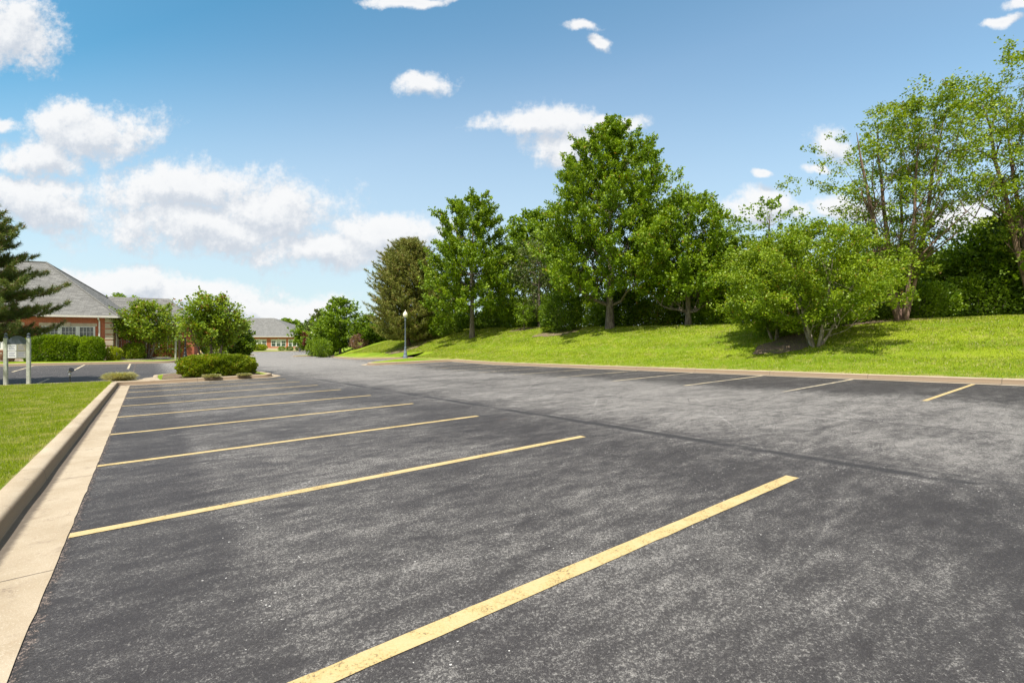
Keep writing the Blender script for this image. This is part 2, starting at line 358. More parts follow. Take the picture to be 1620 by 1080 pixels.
def faded_paint_mat():
    m, b, out = new_mat('faded_paint'); gm = b.node('ShaderNodeNewGeometry'); pos = gm.outputs['Position']
    n = b.noise(pos, 40, 4, .75); n2 = b.noise(pos, 1.5, 5, .7)
    c = b.mix(b.ramp(n2, .40, .62), (.30, .265, .21), (.60, .50, .32)); c = b.mix(b.ramp(n, .47, .36, 0, .7), c, (.12, .11, .10))
    principled(b, out, c, .8, n, .3, .005, spec=.3); return m
def brick_mat():
    m, b, out = new_mat('red_brick'); tc = b.node('ShaderNodeTexCoord')
    br = b.node('ShaderNodeTexBrick', in_Scale=1.0, in_Mortar_Size=.007, in_Bias=-.1, in_Brick_Width=.21, in_Row_Height=.075); b.put(br.inputs['Vector'], tc.outputs['UV'])
    b.put(br.inputs['Color1'], (.52, .14, .06)); b.put(br.inputs['Color2'], (.36, .085, .042)); b.put(br.inputs['Mortar'], (.40, .26, .20))
    n = b.noise(tc.outputs['UV'], 1.2, 5); c = b.mix(b.ramp(n, .35, .7, 0, .3), br.outputs['Color'], (.46, .15, .07))
    principled(b, out, c, .9, br.outputs['Fac'], -.3, .01, spec=.2); return m
def shingle_mat():
    m, b, out = new_mat('roof_shingles'); tc = b.node('ShaderNodeTexCoord'); uv = tc.outputs['UV']
    w = b.v('ADD', uv, b.v('SCALE', b.noise(uv, 3, 3, .6, 'Color'), scale=.08))
    br = b.node('ShaderNodeTexBrick', in_Scale=1.0, in_Mortar_Size=.012, in_Bias=0.0, in_Brick_Width=.42, in_Row_Height=.15, offset=.37); b.put(br.inputs['Vector'], w)
    b.put(br.inputs['Color1'], (.105, .105, .102)); b.put(br.inputs['Color2'], (.20, .198, .19)); b.put(br.inputs['Mortar'], (.07, .068, .065))
    n = b.noise(uv, 22, 4, .8); n2 = b.noise(b.mapping(uv, scale=(1, 3, 1)), 1.6, 5, .7)
    c = b.mix(b.ramp(n, .4, .65, 0, .45), br.outputs['Color'], (.30, .29, .27)); c = b.mix(b.ramp(n2, .5, .7, 0, .5), c, (.11, .108, .10))
    principled(b, out, c, .95, b.m('ADD', br.outputs['Fac'], n), .5, .012, spec=.15); return m
def leaf_mat(name, c1, c2, tip=None, tipf=.06, trans=.35, rough=.5, patch=.5):
    m, b, out = new_mat(name); gm = b.node('ShaderNodeNewGeometry'); r = gm.outputs['Random Per Island']
    n = b.noise(gm.outputs['Position'], 1.3, 3, .6)
    c = b.mix(b.m('ADD', b.m('MULTIPLY', r, 1 - patch), b.m('MULTIPLY', b.ramp(n, .3, .7), patch)), c1, c2)
    if tip: c = b.mix(b.m('MULTIPLY', b.m('LESS_THAN', r, tipf), b.ramp(n, .35, .6)), c, tip)
    p = b.node('ShaderNodeBsdfPrincipled'); b.put(p.inputs['Base Color'], c); p.inputs['Roughness'].default_value = rough; p.inputs['Specular IOR Level'].default_value = .35
    tr = b.node('ShaderNodeBsdfTranslucent'); b.put(tr.inputs[0], b.mix(1, c, (1.5, 1.45, .5), 'MULTIPLY'))
    mx = b.node('ShaderNodeMixShader'); mx.inputs[0].default_value = trans; b.l.new(p.outputs[0], mx.inputs[1]); b.l.new(tr.outputs[0], mx.inputs[2])
    b.l.new(mx.outputs[0], out.inputs[0]); return m
def bark_mat(name, c1, c2, scale=9):
    m, b, out = new_mat(name); tc = b.node('ShaderNodeTexCoord'); n = b.noise(b.mapping(tc.outputs['Object'], scale=(1, 1, .25)), scale, 6, .75)
    principled(b, out, b.mix(b.ramp(n, .35, .65), c1, c2), .95, n, .8, .03, spec=.15); return m
def mulch_mat(name='mulch', c1=(.10, .065, .045), c2=(.34, .25, .19)):
    m, b, out = new_mat(name); gm = b.node('ShaderNodeNewGeometry'); n = b.noise(gm.outputs['Position'], 28, 5, .8); n2 = b.noise(gm.outputs['Position'], 1.5, 4)
    c = b.mix(b.ramp(n, .35, .68), c1, c2); c = b.mix(b.m('MULTIPLY', b.ramp(n2, .5, .65), .4), c, (.14, .2, .03))
    principled(b, out, c, .95, n, 1, .04, spec=.1); return m
def glass_mat():
    m, b, out = new_mat('window_glass'); tc = b.node('ShaderNodeTexCoord'); n = b.noise(tc.outputs['Object'], .8, 2)
    p = principled(b, out, b.mix(n, (.012, .030, .030), (.05, .085, .08)), .04, n, .05, .02, spec=1.0); return m

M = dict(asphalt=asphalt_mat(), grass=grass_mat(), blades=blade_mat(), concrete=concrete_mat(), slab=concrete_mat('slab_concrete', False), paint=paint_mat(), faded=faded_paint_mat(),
         brick=brick_mat(), shingle=shingle_mat(), mulch=mulch_mat(), gravel=mulch_mat('pale_gravel', (.30, .26, .21), (.62, .57, .50)), glass=glass_mat(),
         white=plain('white_trim', (.78, .77, .74), .5, .05), stone=plain('pale_stone', (.52, .43, .32), .85, .12, 4), brownstone=plain('stone_base', (.42, .35, .27), .9, .18, 7),
         gutter=plain('gutter_metal', (.66, .62, .56), .4, .06), black=plain('black_metal', (.020, .022, .026), .4, .2, 9), bluegrey=plain('grey_blue_metal', (.13, .16, .21), .45, .15, 9),
         frost=plain('frosted_globe', (.78, .72, .55), .25, .06, 5), post=plain('painted_post', (.42, .43, .36), .7, .2, 8), panel=plain('grey_panel', (.32, .31, .29), .6, .1), arch=plain('dark_arch', (.06, .075, .10), .5, .1),
         plq_white=plain('white_plaque', (.70, .68, .70), .5, .05), plq_tan=plain('tan_plaque', (.30, .27, .20), .5, .05), ink=plain('plaque_ink', (.22, .22, .34), .5, .05),
         hyd=plain('hydrant_paint', (.72, .52, .24), .5, .1), silver=plain('grey_lamp_metal', (.36, .37, .40), .35, .1, metal=.5), blind=plain('window_blind', (.55, .55, .50), .7, .06),
         tar=plain('crack_tar', (.045, .042, .042), .8, .3, 12), brown=plain('brown_post', (.12, .07, .045), .7, .2), bark=bark_mat('bark', (.10, .078, .060), (.26, .215, .175)), birchbark=bark_mat('birch_bark', (.09, .058, .045), (.32, .21, .16)),
         pinebark=bark_mat('pine_bark', (.075, .05, .036), (.19, .13, .095)), palebark=bark_mat('pale_bark', (.17, .14, .10), (.42, .36, .29)),
         maple=leaf_mat('maple_leaf', (.050, .120, .004), (.300, .410, .014), (.30, .17, .03), .03, .24),
         lime=leaf_mat('lime_leaf', (.078, .150, .005), (.315, .410, .015), (.40, .24, .04), .04, .26),
         birch=leaf_mat('birch_leaf', (.060, .125, .007), (.330, .410, .024), (.22, .13, .03), .04, .26),
         green=leaf_mat('green_leaf', (.055, .125, .005), (.270, .375, .014), None, 0, .26), dark=leaf_mat('dark_leaf', (.050, .105, .007), (.200, .290, .015)),
         olive=leaf_mat('olive_leaf', (.065, .095, .028), (.140, .185, .050), (.22, .16, .09), .12), redleaf=leaf_mat('red_leaf', (.10, .030, .022), (.20, .065, .04)),
         pink=leaf_mat('dusty_pink_leaf', (.16, .085, .07), (.34, .20, .16)), crab=leaf_mat('crab_leaf', (.07, .145, .010), (.31, .40, .020), (.26, .10, .03), .10, .28),
         needle=leaf_mat('pine_needle', (.065, .110, .024), (.210, .265, .055), (.30, .17, .08), .12, .15, .6), needle_olive=leaf_mat('old_pine_needle', (.090, .120, .018), (.290, .300, .050), (.34, .21, .08), .14, .15, .6),
         candle=plain('new_pine_shoot', (.23, .135, .085), .7, .2), hedge=leaf_mat('hedge_leaf', (.08, .155, .006), (.30, .41, .018), None), juniper=leaf_mat('juniper_leaf', (.08, .14, .006), (.33, .40, .018), (.48, .24, .05), .05),
         yellow=leaf_mat('golden_leaf', (.18, .24, .010), (.38, .42, .025)), tuft=leaf_mat('ornamental_grass', (.22, .24, .08), (.50, .46, .28)))

# ------------------------------------------------------------------ polygons, lawns, kerbs
def fillet(poly, r):
    out = []
    n = len(poly)
    for i in range(n):
        p = Vector(poly[i][:2]); a = Vector(poly[i - 1][:2]); c = Vector(poly[(i + 1) % n][:2])
        d1 = (a - p); d2 = (c - p); rr = min(r, d1.length * .45, d2.length * .45)
        q1 = p + d1.normalized() * rr; q2 = p + d2.normalized() * rr
        for k in range(6):
            u = k / 5; out.append(q1 * (1 - u) ** 2 + p * 2 * u * (1 - u) + q2 * u * u)
    return out
def densify(pts, step, closed=True):
    out = []; n = len(pts)
    for i in range(n if closed else n - 1):
        a = Vector(pts[i]); c = Vector(pts[(i + 1) % n]); L = (c - a).length; k = max(1, int(L / step))
        for j in range(k): out.append(a + (c - a) * (j / k))
    if not closed: out.append(Vector(pts[-1]))
    return out
def normals2(pts, closed=True):
    n = len(pts); res = []
    for i in range(n):
        a = pts[(i - 1) % n] if closed or i > 0 else pts[i]; c = pts[(i + 1) % n] if closed or i < n - 1 else pts[i]
        d1 = (pts[i] - a); d2 = (c - pts[i]); nn = Vector((0, 0))
        for d in (d1, d2):
            if d.length > 1e-6: d = d.normalized(); nn += Vector((d.y, -d.x))
        res.append(nn.normalized() if nn.length > 1e-6 else Vector((1, 0)))
    return res
def poly_st(P, r=.5):
    """(s,t) polygon -> rounded CCW XY polygon"""
    Q = [Vector(xy(*p)) for p in P]
    A = sum(Q[i - 1].x * Q[i].y - Q[i].x * Q[i - 1].y for i in range(len(Q)))
    if A < 0: Q.reverse()
    return fillet(Q, r)
def inside(px_, py_, poly):
    P = np.array([tuple(p) for p in poly]); x = np.asarray(px_); y = np.asarray(py_); c = np.zeros(x.shape, bool)
    x1, y1 = P[:, 0], P[:, 1]; x2, y2 = np.roll(x1, -1), np.roll(y1, -1)
    for a in range(len(P)):
        cond = ((y1[a] > y) != (y2[a] > y))
        xi = (x2[a] - x1[a]) * (y - y1[a]) / ((y2[a] - y1[a]) if abs(y2[a] - y1[a]) > 1e-12 else 1e-12) + x1[a]
        c ^= cond & (x < xi)
    return c
def surface(name, poly, zf, mat, cell=1.0, lift=0.0, inset=0.0, **kw):
    pts = densify(poly, cell)
    if inset: nn = normals2(pts); pts = [p - n * inset for p, n in zip(pts, nn)]
    X = [p.x for p in pts]; Y = [p.y for p in pts]
    gx, gy = np.meshgrid(np.arange(min(X), max(X), cell), np.arange(min(Y), max(Y), cell))
    gx = gx.ravel() + .013; gy = gy.ravel() + .017; k = inside(gx, gy, pts)
    V = [Vector((p.x, p.y)) for p in pts] + [Vector((a, c)) for a, c in zip(gx[k], gy[k])]
    n = len(pts); vs, es, fs, *_ = geometry.delaunay_2d_cdt(V, [(i, (i + 1) % n) for i in range(n)], [], 1, 1e-5)
    XY = np.array([tuple(v) for v in vs]); z = zf(XY[:, 0], XY[:, 1]) + lift
    tri = [f if (XY[f[1]] - XY[f[0]])[0] * (XY[f[2]] - XY[f[0]])[1] - (XY[f[1]] - XY[f[0]])[1] * (XY[f[2]] - XY[f[0]])[0] > 0 else f[::-1] for f in fs if len(f) == 3]
    me = np_mesh(name, np.column_stack([XY, z]), np.array(tri), True)
    return tag(link(name, me, mat), **kw)
PROF = [(.397, .007), (.05, .004), (.012, .012), (-.004, .108), (-.016, .136), (-.042, .150), (-.175, .155), (-.20, .142), (-.205, .06)]
VV = [0, .44, .50, .66, .74, .80, .95, 1, 1]
def kerb(name, path, step=.5, **kw):
    """path: open XY polyline with the lawn on its LEFT"""
    pts = densify(path, step, False); nn = normals2(pts, False); V = []; L = 0; U = []
    for i, (p, n) in enumerate(zip(pts, nn)):
        if i: L += (p - pts[i - 1]).length
        jit = .006 * mnoise.noise(Vector((p.x * .9, p.y * .9, 0)))
        for k, (o, h) in enumerate(PROF):
            q = p + n * (o + jit * (k > 1) + (.013 * mnoise.noise(Vector((p.x * 17, p.y * 17, 3))) if k == 0 else 0)); V.append((q.x, q.y, h + jit * (k > 2))); U.append((L, VV[k]))
    V = np.array(V); V[:, 2] += zA(V[:, 0], V[:, 1]); m_ = len(PROF); F = []
    for i in range(len(pts) - 1):
        for k in range(m_ - 1): F.append((i * m_ + k, (i + 1) * m_ + k, (i + 1) * m_ + k + 1, i * m_ + k + 1))
    me = np_mesh(name, V, np.array(F), True); uv = me.uv_layers.new(name='UVMap'); U = np.array(U, np.float32)
    li = np.zeros(len(me.loops), np.int32); me.loops.foreach_get('vertex_index', li); uv.data.foreach_set('uv', U[li].ravel())
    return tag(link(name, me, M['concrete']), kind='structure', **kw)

# ground to the horizon
def ground():
    r = np.concatenate([np.arange(0, 220, 6), [260, 320, 420, 600, 900, 1400, 2200, 3500]]); ax = np.concatenate([-r[::-1][:-1], r]); gx, gy = np.meshgrid(ax, ax)
    z = np.minimum(zA(gx, gy) - .5, -.55); z = np.where(np.hypot(gx, gy) > 220, -1.6, z); n = len(ax)
    i, j = np.meshgrid(np.arange(n - 1), np.arange(n - 1)); a = (j * n + i).ravel()
    me = np_mesh('ground', np.column_stack([gx.ravel(), gy.ravel(), z.ravel()]), np.column_stack([a, a + 1, a + n + 1, a + n]), True)
    tag(link('ground', me, M['grass']), kind='structure')
ground()
# asphalt sheet
def asphalt():
    s, t = np.meshgrid(np.arange(-16, 165, 1.0), np.arange(-45, 48, 1.0)); X, Y = xy(s, t); z = zA(X, Y); n = s.shape[1]; m_ = s.shape[0]
    i, j = np.meshgrid(np.arange(n - 1), np.arange(m_ - 1)); a = (j * n + i).ravel()
    me = np_mesh('parking_lot', np.column_stack([X.ravel(), Y.ravel(), z.ravel()]), np.column_stack([a, a + n, a + n + 1, a + 1]), True)
    tag(link('parking_lot', me, M['asphalt']), kind='structure')
asphalt()
P1 = [(-14, -.86), (25.6, -.86), (25.6, 4.7), (26.3, 5.1), (30.0, 4.7), (30.4, 3.8), (30.2, 1.0), (29.4, .35), (27.2, .3), (26.5, -.5), (26.5, -40), (-14, -40)]
P2 = [(-14, 18.2), (31, 18.2), (31, 12.0), (32.0, 12.0), (37.8, 17.7), (40.3, 20.7), (42.4, 16.5), (44.3, 15.5), (51, 16.6), (66, 20.2), (80, 24.6), (81.6, 24.4), (81.0, 18.9), (82.4, 18.9), (89.5, 25), (91.5, 27.2), (96, 28.2), (132, 35.6), (162, 44), (162, 130), (-14, 130)]
P3 = [(45.3, -44), (45.3, 1.5), (47, 2.3), (60, 4.7), (80, 10.2), (94, 14.8), (98, 16.0), (99, 15.2), (99.5, 5), (100, -44)]
P4 = [(126.5, -44), (125, 17), (127.5, 31), (131, 33.5), (164, 42.5), (164, -44)]
for nm, P, r, outer in (('lawn', P1, .25, lambda p: p[0] < -13.5 or p[1] < -39.5), ('berm', P2, .6, lambda p: p[0] < -13.5 or p[1] > 43.5 or p[0] > 161), ('lawn', P3, .8, lambda p: p[1] < -43.5), ('lawn', P4, .8, lambda p: p[1] < -43.5 or p[0] > 163)):
    poly = poly_st(P, r)
    surface(nm, poly, zL, M['grass'], 1.0 if nm != 'berm' else 1.2, 0, .10, kind='structure')
    dn = densify(poly, 1.5)
    flags = [outer(st(p.x, p.y)) for p in dn]
    # longest run of non-outer points
    k0 = next((i for i in range(len(dn)) if flags[i] and not flags[(i + 1) % len(dn)]), 0)
    run = []
    for k in range(1, len(dn) + 1):
        i = (k0 + k) % len(dn)
        if flags[i]: break
        run.append(dn[i])
    kerb('kerb', run, .16 if P is P1 else .5)
# island mulch and concrete strip
isl = poly_st([(25.9, .6), (25.9, 4.5), (29.6, 4.3), (29.8, 1.1), (29.2, .75), (26.9, .65)], .25)
surface('island_mulch', isl, zL, M['mulch'], .4, .03, 0, kind='structure')
surface('concrete_strip', poly_st([(25.78, -.84), (25.78, .55), (27.0, .5), (26.38, -.6), (26.38, -1.3), (25.9, -1.3)], .05), zL, M['slab'], .3, .012, 0, kind='structure')
surface('gravel_bed', poly_st([(49.2, -16), (48.9, -2), (48.2, 1.0), (49.6, 2.4), (53, 1.8), (57, 2.2), (62, 1.0), (62, -16)], .6), zL, M['gravel'], 1.0, .03, 0, kind='structure')

# painted stall lines
def stripe(s0, s1, t0, t1, width=.105, mat='paint'):
    """a painted line from (s0,t0) to (s1,t1)"""
    a = Vector(xy(s0, t0)); c = Vector(xy(s1, t1)); d = (c - a); L = d.length; d.normalize(); nrm = Vector((-d.y, d.x)); n = max(2, int(L / .12)); V = []; F = []
    for i in range(n + 1):
        for sd_ in (-1, 1):
            e = .006 * mnoise.noise(Vector((a.x + i * .9, a.y + sd_ * 7, s0))); q = a + d * (L * i / n) + nrm * sd_ * (width / 2 + e); V.append((q.x, q.y, 0))
    for i in range(n): F.append((2 * i, 2 * i + 2, 2 * i + 3, 2 * i + 1))
    V = np.array(V); V[:, 2] = zA(V[:, 0], V[:, 1]) + .0045
    me = np_mesh('stall_line', V, np.array(F)); nv = me.polygons[0].normal
    if nv.z < 0: me.flip_normals()
    tag(link('stall_line', me, M[mat]), kind='structure')
for s_ in (-.75, 2.1, 4.98, 7.8, 10.62, 13.33, 15.97, 18.6, 21.2, 23.7): stripe(s_, s_, -.455, 5.14, .12)
for k in range(-1, 10): s_ = 2.70 + 2.79 * k; stripe(s_, s_, 12.87, 17.78, .09, 'paint' if s_ < 4 else 'faded')
for t_ in (-.8, -3.3, -5.85, -8.4, -10.9): stripe(38.3, 44.85, t_, t_, .11, 'faded'); stripe(27.0, 31.6, t_ - .3, t_ - .3, .11, 'faded')

def tar(pts, w):
    P_ = [Vector(xy(*p)) for p in pts]; P_ = densify(P_, .25, False); nn = normals2(P_, False); V = []
    for i, (p, n) in enumerate(zip(P_, nn)):
        f = min(1, i / 3, (len(P_) - 1 - i) / 3) * (.7 + .6 * mnoise.noise(Vector((i * .7, w * 90, 2)))) ; o = .03 * mnoise.noise(Vector((i * .4, 5, w * 50)))
        for sd_ in (-1, 1): q = p + n * (o + sd_ * w * .5 * max(.15, f)); V.append((q.x, q.y, 0))
    V = np.array(V); V[:, 2] = zA(V[:, 0], V[:, 1]) + .004; F = np.array([(2 * i, 2 * i + 1, 2 * i + 3, 2 * i + 2) for i in range(len(P_) - 1)])
    tag(link('crack_seal', np_mesh('crack_seal', V, F), M['tar']), kind='structure')
tar([(6.0, 9.5), (6.4, 10.1), (6.2, 10.9), (5.9, 11.7), (5.7, 12.5), (5.5, 13.0)], .05)
tar([(18.9, 9.3), (17.9, 9.0), (17.0, 8.8), (15.5, 9.2)], .07)
# ------------------------------------------------------------------ foliage builders
def leaf_quads(cen, ax, nrm, L, Wd):
    ax = ax / np.linalg.norm(ax, axis=1, keepdims=True); sd_ = np.cross(ax, nrm); sd_ /= np.linalg.norm(sd_, axis=1, keepdims=True) + 1e-9
    L = L[:, None]; Wd = Wd[:, None]; n = len(cen)
    V = np.stack([cen, cen + ax * L * .45 + sd_ * Wd * .5, cen + ax * L, cen + ax * L * .45 - sd_ * Wd * .5], 1).reshape(-1, 3)
    return V, np.arange(4 * n).reshape(n, 4)
def spray_leaves(rng, cpos, cdir, crad, shoots, leaves, L, flat=.50, up=.5, Ls=.45, jit=.07, spin=.9):
    n = len(cpos); R = np.repeat
    e = rng.normal(size=(n * shoots, 3)); e /= np.linalg.norm(e, axis=1, keepdims=True); e *= rng.random((n * shoots, 1)) ** .62; e[:, 2] *= flat
    axd = cdir.copy(); axd[:, 2] += up; axd /= np.linalg.norm(axd, axis=1, keepdims=True); A = R(axd, shoots, 0)
    al = (e * A).sum(1, keepdims=True); taper = 1 - .45 * np.clip(al, 0, 1); e = (e - A * al) * taper * .72 + A * al * 1.55
    base = R(cpos, shoots, 0) + e * R(crad, shoots)[:, None]
    d = R(cdir, shoots, 0) * .8 + e * .5 + rng.normal(size=e.shape) * .28; d[:, 2] += up; d /= np.linalg.norm(d, axis=1, keepdims=True)
    m_ = len(base); tt = rng.random((m_ * leaves, 1))
    D = R(d, leaves, 0); cen = R(base, leaves, 0) + D * tt * R(R(crad, shoots), leaves)[:, None] * Ls + rng.normal(size=(m_ * leaves, 3)) * jit
    ax = D * .7 + rng.normal(size=D.shape) * spin * .6; ax[:, 2] -= .15
    nr = rng.normal(size=D.shape) * spin * .7; nr[:, 2] += 1.0; nr[:, 1] -= .25
    l = L * (.65 + .7 * rng.random(len(cen)))
    return leaf_quads(cen, ax, nr, l, l * (.62 + .25 * rng.random(len(cen))))
def prof_at(prof, h): return np.interp(h, [p[0] for p in prof], [p[1] for p in prof])
def limb_path(a, c, rng, sag=.12, n=5, wob=.06):
    a = Vector(a); c = Vector(c); L = (c - a).length; out = []
    for i in range(n + 1):
        u = i / n; p = a.lerp(c, u); p.z += -sin(pi * u) * sag * L
        if 0 < i < n: p += Vector(rng.normal(size=3)) * wob * L * .5
        out.append(p)
    return out
def tree(name, label, cat, x, y, H, R, base, prof, leafmat, barkmat='bark', clusters=170, crad=.9, shoots=12, leaves=9, L=.2, tr=.2, seed=1, group=None, stems=None, limbs=22,
         lobes=.16, lean=(0, 0), up=.55, flat=.55, inner=.35, z=None, gaps=0.0, rise=.5):
    rng = np.random.default_rng(seed); z0 = gz(x, y) if z is None else z
    root = empty(name, (x, y, z0), label=label, cat=cat, group=group)
    hf = []; 
    while len(hf) < clusters:
        h = rng.random()
        if rng.random() < prof_at(prof, h) * .9 + .12: hf.append(h)
    hf = np.sort(np.array(hf)); az = np.arange(clusters) * 2.39996 + rng.normal(size=clusters) * .25
    rf = 1 - inner * 1.6 * rng.random(clusters) ** 1.7; rf = np.clip(rf, .05, 1)
    lob = 1 + lobes * (np.sin(az * 3 + hf * 9 + seed) * .6 + np.sin(az * 5 - hf * 17 + seed * 2) * .4) + rng.normal(size=clusters) * lobes * .45
    pr = prof_at(prof, hf); rad = np.maximum(R * pr * lob * rf - crad * .35, .02)
    cp = np.stack([np.cos(az) * rad + lean[0] * hf ** 1.3, np.sin(az) * rad + lean[1] * hf ** 1.3, base + hf * (H - base - crad * .5)], 1)
    cr = crad * (.38 + .62 * pr) * (.7 + .6 * rng.random(clusters))
    if gaps:
        keep = np.array([mnoise.noise(Vector(p * .55) + Vector((seed * 3.1, 0, 0))) > -.45 + gaps for p in cp]); cp = cp[keep]; cr = cr[keep]; az = az[keep]; rf = rf[keep]
    cdv = np.stack([np.cos(az), np.sin(az), np.full(len(az), .15)], 1)
    V, F = spray_leaves(rng, cp, cdv, cr, shoots, leaves, L, flat, up)
    link('crown', np_mesh('crown', V, F), M[leafmat], root)
    mb = MB(); lx, ly = lean
    if stems is None:
        tp = []; trd = []
        for i in range(9):
            u = i / 8; tp.append((lx * max(0, u * .9 - base / H) ** 1.3 + rng.normal() * .05 * u, ly * u ** 1.3 + rng.normal() * .05 * u, u * H * .9 - .15)); trd.append(tr * (1 - u) ** .8 + .015)
        trd[0] *= 1.35; mb.tube(tp, trd, 10); trunks = [(tp, trd)]
    else:
        trunks = []
        for (a, sp, hh, r0) in stems:
            tp = []; trd = []
            for i in range(8):
                u = i / 7; q = sp * u ** .85; tp.append((.12 * cos(a) + cos(a) * q + rng.normal() * .04 * u, .12 * sin(a) + sin(a) * q + rng.normal() * .04 * u, hh * u - .12)); trd.append(r0 * (1 - u) ** .7 + .012)
            mb.tube(tp, trd, 8); trunks.append((tp, trd))
    idx = rng.choice(len(cp), min(limbs, len(cp)), replace=False)
    for i in idx:
        p = Vector(cp[i]); best = None
        tp, trd = min(trunks, key=lambda T: min((Vector(q) - p).length for q in T[0]))
        want = max(base * .75, p.z - rise * Vector((p.x, p.y)).length)
        k = min(range(len(tp)), key=lambda j: abs(tp[j][2] - want)); k = max(1, min(k, len(tp) - 2))
        r = max(.014, trd[k] * .42); pa = limb_path(tp[k], p, rng, .08)
        mb.tube(pa, [r * (1 - .8 * q / 5) for q in range(6)], 6)
        for q in range(2):
            s_ = pa[2 + q]; e_ = Vector(cp[rng.integers(len(cp))])
            if (e_ - s_).length > R * .8: e_ = s_ + (e_ - s_).normalized() * R * .5
            mb.tube(limb_path(s_, e_, rng, .05, 3), [r * .45, r * .33, r * .2, .008], 5, False)
    mb.build('trunk', M[barkmat], root)
    return root

def rand_dirs(rng, n):
    e = rng.normal(size=(n, 3)); return e / np.linalg.norm(e, axis=1, keepdims=True)
def bush(name, label, cat, x, y, sx, sy, H, leafmat, n=5000, L=.09, rz=0, seed=1, group=None, power=2.6, z=None, rough=.10, low=.02, blobs=None):
    """a clipped or loose shrub: leaves scattered through a rounded-box volume around a few stems"""
    rng = np.random.default_rng(seed); z0 = gz(x, y) if z is None else z
    root = empty(name, (x, y, z0), rz, label=label, cat=cat, group=group)
    e = rand_dirs(rng, n)
    k = (np.abs(e[:, 0]) ** power + np.abs(e[:, 1]) ** power + np.abs(e[:, 2]) ** power) ** (-1 / power)
    lump = 1 + rough * np.sin(e[:, 0] * 7 + seed) * np.sin(e[:, 1] * 6 + e[:, 2] * 5 + seed * 2) + rough * .6 * np.sin(e[:, 0] * 15 * max(1, sx / H / 2) + 1.7 * seed) * np.cos(e[:, 2] * 11)
    r = k * lump * (1 - .45 * rng.random(n) ** 2.2)
    P_ = e * r[:, None] * np.array([sx / 2, sy / 2, H * .55]) + np.array([0, 0, H * .50]); P_[:, 2] = np.maximum(P_[:, 2], low)
    ax = e * .8 + rng.normal(size=e.shape) * .5; ax[:, 2] += .35; nr = e * .6 + rng.normal(size=e.shape) * .55; nr[:, 2] += .5
    l = L * (.6 + .8 * rng.random(n)); V, F = leaf_quads(P_, ax, nr, l, l * .6)
    link('foliage', np_mesh('foliage', V, F), M[leafmat], root)
    mb = MB(); ns = max(3, int(sx * 3))
    for i in range(ns):
        qx = (i + .5) / ns * sx * .7 - sx * .35; qy = rng.normal() * sy * .12
        mb.tube([(qx * .7, qy * .5, -.05), (qx * .9, qy, H * .3), (qx * 1.15 + rng.normal() * .08, qy * 1.3, H * .7)], [.022, .016, .007], 5)
    mb.build('stems', M['bark'], root); return root

